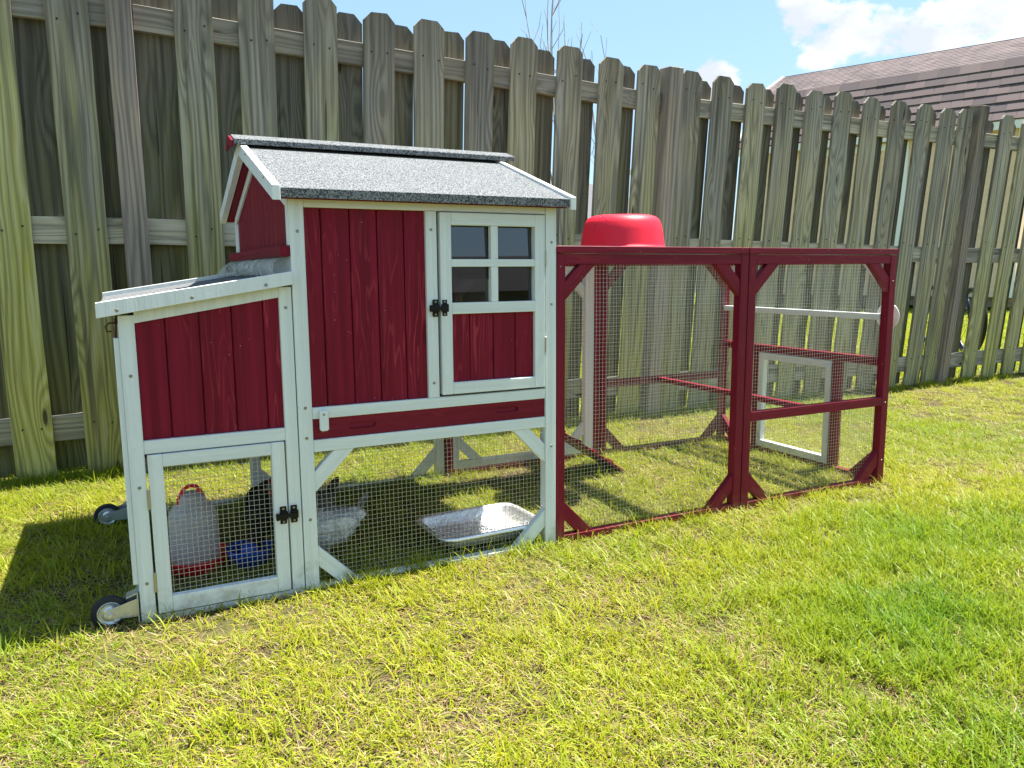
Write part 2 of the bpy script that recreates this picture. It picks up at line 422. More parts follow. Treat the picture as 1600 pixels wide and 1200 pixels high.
# ------------------------------------------------------------------ ground
def ground_mat():
    t = NT('lawn_soil'); geo = t.new('ShaderNodeNewGeometry'); p = geo.outputs['Position']
    n = t.noise(p, 3.0, 5, .6); n2 = t.noise(p, 60, 4, .7); n3 = t.noise(p, .8, 2)
    n4 = t.noise(p, 260, 3, .7)
    c = t.mix(t.ramp(n2, .35, .65), (.022, .016, .013), (.10, .070, .050))
    c = t.mix(t.ramp(n4, .60, .70), c, (.30, .24, .14))
    c = t.mix(t.math('MULTIPLY', t.ramp(n, .35, .65), .7), c, (.10, .11, .025))
    far = t.new('ShaderNodeVectorMath', operation='DISTANCE'); t.l.new(p, far.inputs[0]); far.inputs[1].default_value = (0, -2, 0)
    fg = t.mix(t.ramp(n3, .3, .7), (.17, .21, .035), (.24, .25, .045))
    c = t.mix(t.ramp(far.outputs['Value'], 8, 20), c, fg)
    t.bump(n2, .7, .006)
    return t.fin(c, .95, 0, .1)
bm = bmesh.new()
bmesh.ops.create_grid(bm, x_segments=40, y_segments=40, size=300)
gr = link('ground', bm_to(bm, 'ground'), ground_mat(), None, Matrix.Translation((0, 0, 0)))
tag(gr, kind='structure')

# ------------------------------------------------------------------ grass
def blade_verts(bx, by, ang, L, w, lean, curl, V, Fc, colv, tone):
    ca, sa = math.cos(ang), math.sin(ang)
    i0 = len(V); seg = 4
    px, pz = 0.0, 0.0; th = lean
    for s in range(seg+1):
        f = s/seg; ww = w*(1-f**1.8)*.5 if s < seg else 0
        cx, cy = bx + ca*px, by + sa*px
        if s < seg:
            V.append((cx - sa*ww, cy + ca*ww, pz)); V.append((cx + sa*ww, cy - ca*ww, pz + ww*.5)); colv += [(tone, f)]*2
        else:
            V.append((cx, cy, pz)); colv.append((tone, f))
        px += math.sin(th)*L/seg; pz += math.cos(th)*L/seg; th += curl/seg
        pz = max(pz, .002)
    for s in range(seg-1):
        a = i0+2*s; Fc.append((a, a+1, a+3, a+2))
    a = i0+2*(seg-1); Fc.append((a, a+1, a+2))
def clump(name, n, rad, Lr, wr, leanr, straw, mat, rs):
    V, Fc, cv = [], [], []
    for k in range(n):
        a = rs.uniform(0, 2*math.pi); r = rad*math.sqrt(rs.uniform(0, 1))
        dead = rs.random() < straw
        L = rs.uniform(*Lr); lean = rs.uniform(*leanr); ang = rs.uniform(0, 2*math.pi)
        if dead: lean = rs.uniform(.9, 1.55); L *= rs.uniform(.7, 1.2)
        blade_verts(r*math.cos(a), r*math.sin(a), ang, L, rs.uniform(*wr)*(.7 if dead else 1), lean, rs.uniform(.2, 1.3), V, Fc, cv, (rs.uniform(.75, 1.0) if dead else rs.uniform(0, .55)))
    me = bpy.data.meshes.new(name); me.from_pydata(V, [], Fc)
    at = me.attributes.new('tone', 'FLOAT', 'POINT'); at.data.foreach_set('value', [c[0] for c in cv])
    at = me.attributes.new('along', 'FLOAT', 'POINT'); at.data.foreach_set('value', [c[1] for c in cv])
    me.materials.append(mat)
    for p in me.polygons: p.use_smooth = True
    return bpy.data.objects.new(name, me)
def grass_mat():
    t = NT('grass_blade')
    a1 = t.new('ShaderNodeAttribute', attribute_name='tone'); a2 = t.new('ShaderNodeAttribute', attribute_name='along')
    a3 = t.new('ShaderNodeAttribute', attribute_name='tint', attribute_type='INSTANCER')
    green = t.mix(a1.outputs['Fac'], (.080, .210, .008), (.270, .400, .014))
    yel = t.mix(a1.outputs['Fac'], (.235, .310, .010), (.58, .49, .026))
    c = t.mix(a3.outputs['Fac'], yel, green)
    c = t.mix(t.math('MULTIPLY', t.ramp(a2.outputs['Fac'], .25, 0.0), .55), c, (.38, .34, .13))
    c = t.mix(t.ramp(a1.outputs['Fac'], .62, .72), c, t.mix(t.ramp(a1.outputs['Fac'], .75, 1.0), (.56, .46, .24), (.28, .15, .08)))
    t.fin(c, .45, 0, .28)
    tr = t.new('ShaderNodeBsdfTranslucent'); t.l.new(t.mix(.35, c, (.46, .50, .03)), tr.inputs[0])
    mx = t.new('ShaderNodeMixShader'); mx.inputs[0].default_value = .42
    t.l.new(t.b.outputs[0], mx.inputs[1]); t.l.new(tr.outputs[0], mx.inputs[2]); t.l.new(mx.outputs[0], t.out.inputs[0])
    return t.m
GRASS = grass_mat()
rs = random.Random(3)
gcol = bpy.data.collections.new('grass_tufts')
for i in range(6): gcol.objects.link(clump('tuft_a%d' % i, 44, .050, (.018, .050), (.0017, .0032), (.45, 1.45), .30, GRASS, rs))
for i in range(3): gcol.objects.link(clump('tuft_b%d' % i, 36, .045, (.035, .080), (.0023, .0041), (.20, 1.05), .10, GRASS, rs))
for i in range(2): gcol.objects.link(clump('tuft_c%d' % i, 40, .060, (.018, .050), (.0016, .0030), (1.0, 1.55), .75, GRASS, rs))
for i in range(2): gcol.objects.link(clump('tuft_d%d' % i, 60, .12, (.030, .070), (.0045, .0080), (.2, 1.1), .10, GRASS, rs))
def n2d(x, y, s, o=0.0): return mnoise.noise(Vector((x*s+o, y*s-o, o*.37)))
pts = []   # x, y, scale, kind, tint, tiltx, tilty
def add_zone(x0, x1, y0, y1, dens, far=False):
    n = int((x1-x0)*(y1-y0)*dens)
    for _ in range(n):
        x = rs.uniform(x0, x1); y = rs.uniform(y0, y1)
        d = Vector((x, y, 0)) - CAM
        z = d.dot(fwd)
        if z < .3: continue
        sx_ = 800 + F_PX*d.dot(rgt)/z; sy_ = 600 - F_PX*d.dot(upv)/z
        if sx_ < -500 or sx_ > 2150 or sy_ > 1450: continue      # nothing could be seen there, even from a step aside
        if (x-CAM.x)**2 + (y-CAM.y)**2 < .55**2: continue
        g = n2d(x, y, .9, 3.1)*.5 + n2d(x, y, 3.0, 8.0)*.22 + n2d(x, y, 9, 1.7)*.14
        # greener, longer turf on the right in front of the run
        rgn = math.exp(-(((x-2.15)/.55)**2 + ((y+.52)/.30)**2))
        rgn = max(rgn, math.exp(-(((x-1.65)/.42)**2 + ((y+.85)/.28)**2)), .7*math.exp(-(((x-1.4)/.22)**2 + ((y+1.25)/.22)**2)))
        tint = .22 + g*1.5 + rgn*.85
        thin = n2d(x, y, 2.3, 21.0) + n2d(x, y, 7.0, 4.0)*.55
        under = (0 < x < 1.17 and .05 < y < .93)
        if under: tint += .25
        if far:
            k = 11 + rs.randint(0, 1); s = rs.uniform(.85, 1.5); tint = tint*.6 + .05
        else:
            if thin > .44 and rgn < .5 and rs.random() < .5: continue
            if (x-.62)**2*4 + (y+.32)**2*9 < .035 and rs.random() < .75: continue
            k = rs.randint(0, 5)
            if (thin > .26 and rs.random() < .6) or rs.random() < .20: k = 9 + rs.randint(0, 1)
            if rs.random() < rgn*.85 or rs.random() < .05: k = 6 + rs.randint(0, 2)
            s = rs.uniform(.75, 1.15)
            # unmown fringe along timber and fence bottoms
            if (-.04 < y < -.005 and 0 < x < 2.7) or (1.55 < y < 1.72):
                s *= 1.0
                if rs.random() < (.5 if y > 1 else .15): k = 6 + rs.randint(0, 2)
        pts.append((x, y, s, k, min(1, max(0, tint)), rs.uniform(-.18, .18), rs.uniform(-.18, .18), rs.uniform(0, 6.283)))
add_zone(-1.6, 4.0, -1.6, 1.75, 1050)
add_zone(4.0, 9.0, -1.6, 1.9, 330)
add_zone(-2.5, -1.6, -.5, 1.75, 200)
add_zone(-2.5, 16, 1.9, 8, 95, True)
add_zone(0, 30, 8, 16, 22, True)
add_zone(9, 18, -1, 1.9, 80, True)
for i_, q in enumerate(pts):
    pass
gm = bpy.data.meshes.new('lawn'); gm.from_pydata([(p[0], p[1], 0) for p in pts], [], [])
for nm, j in (('gscale', 2), ('tint', 4)):
    at = gm.attributes.new(nm, 'FLOAT', 'POINT'); at.data.foreach_set('value', [p[j] for p in pts])
at = gm.attributes.new('gkind', 'INT', 'POINT'); at.data.foreach_set('value', [p[3] for p in pts])
at = gm.attributes.new('grot', 'FLOAT_VECTOR', 'POINT'); at.data.foreach_set('vector', [c for p in pts for c in (p[5], p[6], p[7])])
lawn = link('grass', gm, None)
tag(lawn, 'short sunlit yellow green lawn grass around and under the coop', 'grass', kind='stuff')
ng = bpy.data.node_groups.new('scatter_grass', 'GeometryNodeTree')
ng.interface.new_socket('Geometry', in_out='INPUT', socket_type='NodeSocketGeometry')
ng.interface.new_socket('Geometry', in_out='OUTPUT', socket_type='NodeSocketGeometry')
gi = ng.nodes.new('NodeGroupInput'); go = ng.nodes.new('NodeGroupOutput')
iop = ng.nodes.new('GeometryNodeInstanceOnPoints'); ci = ng.nodes.new('GeometryNodeCollectionInfo')
ci.inputs['Collection'].default_value = gcol; ci.inputs['Separate Children'].default_value = True; ci.inputs['Reset Children'].default_value = True
def nattr(nm, dt):
    n = ng.nodes.new('GeometryNodeInputNamedAttribute'); n.data_type = dt; n.inputs['Name'].default_value = nm
    return n.outputs['Attribute']
m2p = ng.nodes.new('GeometryNodeMeshToPoints')
ng.links.new(gi.outputs[0], m2p.inputs[0])
ng.links.new(m2p.outputs[0], iop.inputs['Points']); ng.links.new(ci.outputs[0], iop.inputs['Instance'])
iop.inputs['Pick Instance'].default_value = True
ng.links.new(nattr('gkind', 'INT'), iop.inputs['Instance Index'])
ng.links.new(nattr('grot', 'FLOAT_VECTOR'), iop.inputs['Rotation'])
ng.links.new(nattr('gscale', 'FLOAT'), iop.inputs['Scale'])
ng.links.new(iop.outputs[0], go.inputs[0])
md = lawn.modifiers.new('scatter', 'NODES'); md.node_group = ng

# ------------------------------------------------------------------ fence
LEAN = R(4.5); FY = 1.66
fence = empty('wooden_fence', (2.6, FY, 0), 'tall weathered shadowbox wooden fence with dog eared pickets behind the coop', 'fence')
FM = Matrix.Translation((0, FY, 0)) @ Matrix.Rotation(LEAN, 4, 'X')   # local frame: y across, z up the leaning fence
def top_h(x):
    return float(np.interp(x, [-1, .8, 1.4, 1.9, 2.4, 3.2, 6.5, 12], [2.035, 2.01, 1.985, 1.96, 1.94, 1.918, 1.915, 1.915]))
def picket_mesh(h, w, t, rs_, k):
    bm = bmesh.new(); c = w*rs_.uniform(.20, .26)
    bow = rs_.uniform(-.004, .004); 
    prof = []
    nseg = 6
    left = [(-w/2 + rs_.uniform(-.0012, .0012) + bow*math.sin(math.pi*i/nseg), (h-c)*i/nseg) for i in range(nseg+1)]
    right = [(w/2 + rs_.uniform(-.0012, .0012) + bow*math.sin(math.pi*i/nseg), (h-c)*i/nseg) for i in range(nseg+1)]
    prof = left + [(-w/2+c*1.0, h + rs_.uniform(-.003, .003)), (w/2-c, h + rs_.uniform(-.003, .003))] + right[::-1]
    A = [bm.verts.new((p[0], -t/2, p[1])) for p in prof]; B = [bm.verts.new((p[0], t/2, p[1])) for p in prof]
    n = len(prof)
    bm.faces.new(A); bm.faces.new(B[::-1])
    for i in range(n): bm.faces.new((A[i], B[i], B[(i+1) % n], A[(i+1) % n]))
    bmesh.ops.recalc_face_normals(bm, faces=bm.faces)
    me = bm_to(bm, 'picket'); me.materials.append(FENCE); return me
frs = random.Random(11)
pk = [picket_mesh(1.0, .145, .016, frs, i) for i in range(1)]  # placeholder profile not used further
centers = [-1.345, -1.10, -.84, -.60, -.345, -.088, .352, .604, .858, 1.117, 1.363, 1.613, 1.856, 2.104, 2.355, 2.60, 2.885, 3.116, 3.364, 3.593, 3.834, 4.078, 4.331, 4.579, 4.831, 5.076, 5.262, 5.725, 5.975, 6.22, 6.465, 6.71, 6.955, 7.2, 7.445, 7.69]
centers_front = centers + [.09+.0*0]  # the board in front of the left post is the post itself
centers = [c for c in centers]
fronts = sorted(centers)
nails = bmesh.new()
def place_picket(x, yloc, h, z0=.0, w=.145, rz=0.0, mat=None):
    me = picket_mesh(h - z0, w*frs.uniform(.985, 1.015), .0165, frs, 0)
    if mat: me.materials[0] = mat
    m = FM @ Matrix.Translation((x, yloc, z0)) @ Matrix.Rotation(rz, 4, 'Y')
    return link('picket', me, None, fence, m)
RT = .040   # rail thickness
for c in fronts:
    h = top_h(c) + frs.uniform(-.012, .010)
    place_picket(c, -.0085, h, .0 if c < 1 else .012, .145, frs.uniform(-.004, .004))
    for zz in (1.82 - .02*min(max((c-1)/2, 0), 5)*.6, 1.02, .22):
        for dx in (-.035, .035):
            p = FM @ Vector((c+dx+frs.uniform(-.008, .008), -.018, zz+frs.uniform(-.02, .02)))
            bmesh.ops.create_cone(nails, cap_ends=True, segments=6, radius1=.0042, radius2=.0042, depth=.002, matrix=Matrix.Translation(p) @ Matrix.Rotation(R(90), 4, 'X'))
backs = []
for a, b in zip(fronts[:-1], fronts[1:]):
    if b - a > .38: backs += [a+(b-a)*.27, a+(b-a)*.69]
    else: backs.append((a+b)/2)
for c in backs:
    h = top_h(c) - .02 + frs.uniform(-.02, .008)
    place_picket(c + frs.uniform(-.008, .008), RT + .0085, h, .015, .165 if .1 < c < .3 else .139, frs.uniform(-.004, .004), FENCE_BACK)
ns = link('nail_heads', bm_to(nails, 'nails'), DARK, fence); ns['kind'] = 'stuff'
post_x = [-2.62, .088, 2.745, 5.385, 8.0]
def rail_z(kind, x):
    if kind == 't': return float(np.interp(x, [-1, .5, .75, 1.5, 2.0, 3.0, 6.2, 9], [1.80, 1.795, 1.775, 1.735, 1.715, 1.688, 1.693, 1.69]))
    if kind == 'm': return float(np.interp(x, [-1, .3, 5, 9], [.965, .968, .885, .885]))
    return float(np.interp(x, [-1, 0, 5, 9], [.155, .162, .108, .105]))
for i in range(len(post_x)-1):
    a, b = post_x[i]+.045, post_x[i+1]-.045
    for kk, hh in (('t', .095), ('m', .105), ('b', .105)):
        za, zb = rail_z(kk, a)+hh/2, rail_z(kk, b)+hh/2
        p0 = FM @ Vector((a, RT/2, za)); p1 = FM @ Vector((b, RT/2, zb))
        stick('rail', p0, p1, hh, RT-.001, FRAIL, fence, FM.to_3x3() @ Vector((0, 0, 1)), .002)
for i, px_ in enumerate(post_x):
    hh = {1: 2.12, 2: 1.925, 3: 1.955}.get(i, 2.0)
    m = FM @ Matrix.Translation((px_, -.012, hh/2-.05)) @ Matrix.Rotation(R(.4*(i-2)), 4, 'Y')
    link('post', box_mesh(.092, .092, hh+.1, .003), FPOST, fence, m)

# ------------------------------------------------------------------ the coop
coop = empty('chicken_coop', (1.33, .47, 0), 'red and white wooden chicken coop with grey felt roof and long wire run', 'chicken coop')
D = .955        # depth of house
DR = .935       # depth of run
screws = bmesh.new()
def screw(x, y, z, n='y', r=.0042):
    rot = {'y': Matrix.Rotation(R(90), 4, 'X'), 'x': Matrix.Rotation(R(90), 4, 'Y'), 'z': Matrix.Identity(4)}[n]
    bmesh.ops.create_cone(screws, cap_ends=True, segments=10, radius1=r, radius2=r*.8, depth=.0016, matrix=Matrix.Translation((x, y, z)) @ rot)
def wire_panel(parent, axis, a0, a1, b0, b1, pos, cell=.0125, r=.00035):
    """welded mesh; axis = plane normal. 'y': a=x,b=z ; 'x': a=y,b=z ; 'z': a=x,b=y"""
    V, Fc = [], []
    def P(a, b, d):
        return {'y': (a, pos+d, b), 'x': (pos+d, a, b), 'z': (a, b, pos+d)}[axis]
    sd = random.uniform(0, 50)
    def warp(a, b):
        e = min(a-a0, a1-a, b-b0, b1-b)/.08; e = max(0, min(1, e))
        q = Vector((a*3.2, b*3.2, sd))
        return (.0022*mnoise.noise(q)*e, .0022*mnoise.noise(q+Vector((9, 3, 1)))*e, .006*mnoise.noise(q*1.3+Vector((2, 7, 5)))*e)
    def bar(a_, b_, c_, d_, off, horiz):
        n = max(3, int(max(abs(c_-a_), abs(d_-b_))/.06)); i = len(V)
        for m in range(n+1):
            f = m/n; a, b = a_+(c_-a_)*f, b_+(d_-b_)*f; wa, wb, wd = warp(a, b)
            for (s, t) in ((-1, -1), (1, -1), (1, 1), (-1, 1)):
                if horiz: V.append(P(a+wa, b+wb+s*r, off+t*r+wd))
                else: V.append(P(a+wa+s*r, b+wb, off+t*r+wd))
        for m in range(n):
            for k in range(4):
                k2 = (k+1) % 4; j = i+4*m
                Fc.append((j+k, j+4+k, j+4+k2, j+k2))
    na = int((a1-a0)/cell); nb = int((b1-b0)/cell)
    wob = lambda: random.uniform(-.0006, .0006)
    for k in range(na+1):
        x = a0 + (a1-a0)*k/max(na, 1) + wob(); bar(x, b0, x+wob(), b1, 0, False)
    for k in range(nb+1):
        z = b0 + (b1-b0)*k/max(nb, 1) + wob(); bar(a0, z, a1, z+wob(), 2*r, True)
    me = bpy.data.meshes.new('wire_mesh'); me.from_pydata(V, [], Fc)
    o = link('wire_mesh', me, WIRE, parent); o['kind'] = 'stuff'
    return o
def brace(cx, cz, sx, sz, y0, y1, mat, parent, lo=.053, hi=.108, axis='y'):
    """45 degree corner brace in the corner (cx,cz) opening towards (sx,sz)"""
    pts_ = [(cx+sx*lo, cz), (cx+sx*hi, cz), (cx, cz+sz*hi), (cx, cz+sz*lo)]
    prof = [(p[0]+.0, p[1]) for p in pts_]
    c = Vector((sum(p[0] for p in prof)/4, (y0+y1)/2, sum(p[1] for p in prof)/4))
    # build in a frame whose z runs along the brace so the grain follows it
    if axis == 'y': to = lambda p, y: Vector((p[0], y, p[1]))
    else: to = lambda p, y: Vector((y, p[0], p[1])); c = Vector((c.y, c.x, c.z))
    if axis != 'y': c = Vector(((y0+y1)/2, sum(p[0] for p in prof)/4, sum(p[1] for p in prof)/4))
    d3 = (to((sx, -sz), 0) - to((0, 0), 0)).normalized()
    yv = (to((0, 0), 1)-to((0, 0), 0)); xv = yv.cross(d3)
    rot = Matrix((xv, yv, d3)).transposed()
    bm = bmesh.new(); inv = rot.transposed()
    A = [bm.verts.new(inv @ (to(p, y0)-c)) for p in prof]; B = [bm.verts.new(inv @ (to(p, y1)-c)) for p in prof]
    bm.faces.new(A); bm.faces.new(B[::-1])
    for i in range(4): bm.faces.new((A[i], B[i], B[(i+1) % 4], A[(i+1) % 4]))
    bmesh.ops.recalc_face_normals(bm, faces=bm.faces)
    bmesh.ops.bevel(bm, geom=bm.edges[:], offset=.001, segments=1, affect='EDGES')
    return link('brace', bm_to(bm, 'brace'), mat, parent, Matrix.Translation(c) @ rot.to_4x4())
P_ = .034
B = lambda n, *a, **k: board(n, *a, **k)
# --- nest end
B('post', 0, P_, 0, P_, 0, .752, WHITE, coop)
B('post', .364, .3955, .0015, P_, 0, .812, WHITE, coop)
B('post', 0, P_, D-P_, D, 0, .752, WHITE, coop)
B('rail', P_, .364, .002, .028, .42, .452, WHITE, coop)
B('rail', P_, .364, .001, .028, -.012, .015, WHITE, coop)
B('rail', P_, .364, D-.028, D, -.012, .016, WHITE, coop)
B('rail', P_, .364, D-.028, D, .42, .452, WHITE, coop)
B('rail', .002, .026, P_, D-P_, 0, .03, WHITE, coop)
B('rail', .002, .026, P_, D-P_, .42, .452, WHITE, coop)
B('rail', .002, .026, P_, D-P_, .715, .75, WHITE, coop)
prism('trim', [(P_, .733), (.364, .786), (.364, .814), (P_, .7605)], 'y', .003, .026, WHITE, coop)
prism('trim', [(P_, .733), (.364, .786), (.364, .814), (P_, .7605)], 'y', D-.026, D-.003, WHITE, coop)
gx = [P_-.002, .099, .175, .250, .326, .366]
def planks(xs, y, t, z0, z1, parent, slope=None, zt=None):
    """vertical tongue and groove boards with a recessed joint between"""
    for a, b in zip(xs[:-1], xs[1:]):
        j = .0011
        if zt is None:
            B('plank', a+j, b-j, y+random.uniform(0, .0008), y+t, z0, z1, RED, parent, bev=.0022, axis='z')
        else:
            prism('plank', [(a+j, z0), (b-j, z0), (b-j, zt(b)), (a+j, zt(a))], 'y', y+random.uniform(0, .0008), y+t, RED, parent, .002)
planks(gx, .012, .010, .452, .73, coop, zt=lambda x: .742+(x-.034)*.16)
planks(gx, D-.024, .010, .452, .73, coop, zt=lambda x: .742+(x-.034)*.16)
B('groove_backing', P_, .364, .0225, .0245, .452, .735, RED, coop, axis='z')
# outer end of the nest: boards seen almost edge-on
ys = [P_+i*(D-2*P_)/10 for i in range(11)]
for a, b in zip(ys[:-1], ys[1:]): B('plank', .008, .018, a+.001, b-.001, .452, .715, RED, coop, bev=.002, axis='z')
B('batten', -.012, .0, .004, .026, .10, .70, WHITE, coop)
B('batten', -.010, .0, .30, .325, .452, .715, WHITE, coop)
wire_panel(coop, 'x', P_, D-P_, .03, .42, .030)
B('kick_board', -.006, .001, .05, D-.05, .0, .06, WHITE, coop)
# nest floor
B('nest_floor', .03, .395, .03, D-.03, .405, .419, RED, coop)
# lid
lid = prism('nest_lid', [(-.040, .760), (.392, .828), (.392, .838), (-.040, .770)], 'y', -.008, D+.012, FELT, coop)
prism('lid_edge', [(-.043, .7480), (.394, .8180), (.394, .8505), (-.043, .7830)], 'y', -.028, -.009, WHITE, lid, .001)
prism('lid_edge', [(-.043, .7480), (.394, .8180), (.394, .8505), (-.043, .7830)], 'y', D+.013, D+.032, WHITE, lid, .001)
for xx in (-.0, .16, .33): screw(xx, -.029, .765+xx*.16)
for zz in (.61, .34, .10): screw(.018, -.001, zz)
# hook
bm = bmesh.new(); tube_bm(bm, [(-.006, .01, .735), (-.018, .005, .735), (-.026, .003, .728), (-.024, .003, .716), (-.014, .004, .716)], .0022, 6); tube_bm(bm, [(-.004, .012, .745), (-.006, .012, .70)], .003, 6)
link('hook', bm_to(bm, 'hook', True), RUST, coop)
# nest door with wire
nd = B('nest_door', .0395, .0725, -.002, .022, .018, .417, WHITE, coop)
B('stile', .326, .3590, -.002, .022, .018, .417, WHITE, nd)
B('door_rail', .0728, .3257, -.002, .020, .386, .417, WHITE, nd)
B('door_rail', .0728, .3257, -.002, .020, .018, .058, WHITE, nd)
wire_panel(nd, 'y', .066, .332, .052, .392, .0215)
for z0 in (.075, .285):
    B('hinge', .0335, .0395, -.0045, .001, z0, z0+.05, BRASS, nd)
def latch(x, z, parent, flip=1):
    """black two piece barrel latch across a door gap"""
    bm = bmesh.new()
    def bx(x0, x1, z0, z1, y0, y1):
        c = bmesh.ops.create_cube(bm, size=1)['verts']
        for v in c:
            v.co = Vector(((x0+x1)/2 + v.co.x*(x1-x0), (y0+y1)/2+v.co.y*(y1-y0), (z0+z1)/2+v.co.z*(z1-z0)))
    for sx_ in (-1, 1):
        cx = sx_*.0135
        bx(cx-.0085, cx+.0085, -.0235, .0235, -.0045, -.002)
        bx(cx-.0105, cx+.0105, -.011, .011, -.0105, -.0046)
    bx(-.032, .020, -.0055, .0055, -.016, -.0106)
    bx(-.034, -.026, -.009, .009, -.020, -.0107)
    bmesh.ops.bevel(bm, geom=bm.edges[:], offset=.0012, segments=2, affect='EDGES')
    for v in bm.verts: v.co.x *= flip
    o = link('latch', bm_to(bm, 'latch'), BLACKP, parent, Matrix.Translation((x, 0, z)))
    for sx_ in (-1, 1):
        for sz_ in (-1, 1):
            bmx = bmesh.new(); bmesh.ops.create_cone(bmx, cap_ends=True, segments=12, radius1=.0036, radius2=.0028, depth=.002, matrix=Matrix.Translation((x+sx_*.0135, -.0055, z+sz_*.0172)) @ Matrix.Rotation(R(90), 4, 'X'))
            link('screw', bm_to(bmx, 'screw'), SCREW, o)
    return o
latch(.3615, .224, coop)
# --- house frame
B('post', .398, .434, -.001, P_, 0, 1.036, WHITE, coop)
B('post', 1.1295, 1.165, -.001, P_, 0, 1.036, WHITE, coop)
B('post', .398, .434, D-P_, D, 0, 1.036, WHITE, coop)
B('post', 1.1295, 1.165, D-P_, D, 0, 1.036, WHITE, coop)
for (y0, y1) in ((.001, .030), (D-.030, D-.001)):
    B('rail', .4345, 1.129, y0, y1, 1.010, 1.040, WHITE, coop)
    B('rail', .4345, 1.129, y0, y1, .380, .412, WHITE, coop)
    B('rail', .4345, 1.129, y0, y1, -.012, .014, WHITE, coop)
B('ledge_rail', .4345, 1.129, 0, .030, .4685, .498, WHITE, coop)
B('mullion_post', .7585, .790, 0, .030, .4985, 1.0095, WHITE, coop)
for xx in (.400, 1.135):
    B('rail', xx, xx+.027, P_+.001, D-P_-.001, .380, .412, WHITE, coop)
    if xx < 1: B('rail', xx, xx+.027, P_+.001, D-P_-.001, -.012, .010, WHITE, coop)
# corner braces of the lower opening
for (cx, cz, sx_, sz_) in ((.4345, .3795, 1, -1), (1.129, .3795, -1, -1), (.4345, .0145, 1, 1), (1.129, .0145, -1, 1)):
    brace(cx, cz, sx_, sz_, .003, .027, WHITE, coop)
    brace(cx, cz, sx_, sz_, D-.027, D-.003, WHITE, coop)
brace(.3635, .4195, -1, -1, D-.027, D-.003, WHITE, coop, .06, .115)
wire_panel(coop, 'y', .42, 1.145, .0, .395, .0315)
wire_panel(coop, 'y', .02, 1.145, .0, .395, D-.034)
# front cladding
planks([.432, .4785, .5525, .626, .6995, .760], .010, .010, .498, 1.010, coop)
B('groove_backing', .4345, .7585, .0205, .0225, .4985, 1.0095, RED, coop, axis='z')
# back cladding
planks([.434+i*.0695 for i in range(11)], D-.022, .010, .412, 1.01, coop)
# sides: planks and gable
def side_wall(x, t, hole=None):
    n = 12; w = (D-2*P_)/n
    for i in range(n):
        a, b = P_+i*w+.0007, P_+(i+1)*w-.0007
        zt = lambda y: 1.038 + .325*(.48-abs(y-.48))
        z0 = .452 if x > .5 else .40
        segs_ = [(z0, None)]
        if hole and not (b < hole[0] or a > hole[1]): segs_ = [(z0, hole[2]), (hole[3], None)]
        for (s0, s1) in segs_:
            za, zb = (zt(a), zt(b)) if s1 is None else (s1, s1)
            prism('plank', [(a, s0), (b, s0), (b, zb-.004), (a, za-.004)], 'x', x, x+t, RED, coop, .0015)
side_wall(.402, .012)
side_wall(1.150, .012, hole=(.47, .74, .70, .82))
wire_panel(coop, 'x', .45, .76, .69, .83, 1.146)
# gable trim
for s in (0, 1):
    y0, y1 = (.022, .48) if s == 0 else (.938, .48)
    stick('trim', (.3975, y0, 1.025), (.3975, y1, 1.179), .026, .008, WHITE, coop, (0, 0, 1))
    stick('trim', (1.1685, y0, 1.025), (1.1685, y1, 1.179), .026, .006, WHITE, coop, (0, 0, 1))
B('trim', .3935, .4015, D-.024, D-.002, .915, 1.03, WHITE, coop)
B('trim', .3935, .4015, .003, .024, .915, 1.03, WHITE, coop)
# red sill over the nest lid
B('sill', .372, .3970, -.0, D+.02, .888, .914, RED, coop)
# clear plastic under the sill
bm = bmesh.new(); rows = []
for j in range(7):
    f = j/6; row = []
    for i in range(33):
        y = .006 + i/32*(D+.03)
        bulge = .018*math.sin(f*math.pi)*(1+.8*mnoise.noise(Vector((y*9, f*2, 3)))) + .035*f*f*max(0, (y-.6)/.35)
        row.append(bm.verts.new((.395 - .012 - bulge - f*.02, y, .889 - f*.052 + .006*mnoise.noise(Vector((y*14, f*3, 1))))))
    rows.append(row)
for a, b in zip(rows[:-1], rows[1:]):
    for i in range(32): bm.faces.new((a[i], a[i+1], b[i+1], b[i]))
link('plastic_sheet', bm_to(bm, 'plastic_sheet', True), CLEAR, coop)
B('inner_rail', .400, .430, .035, D-.035, .84, .888, WHITE, coop)
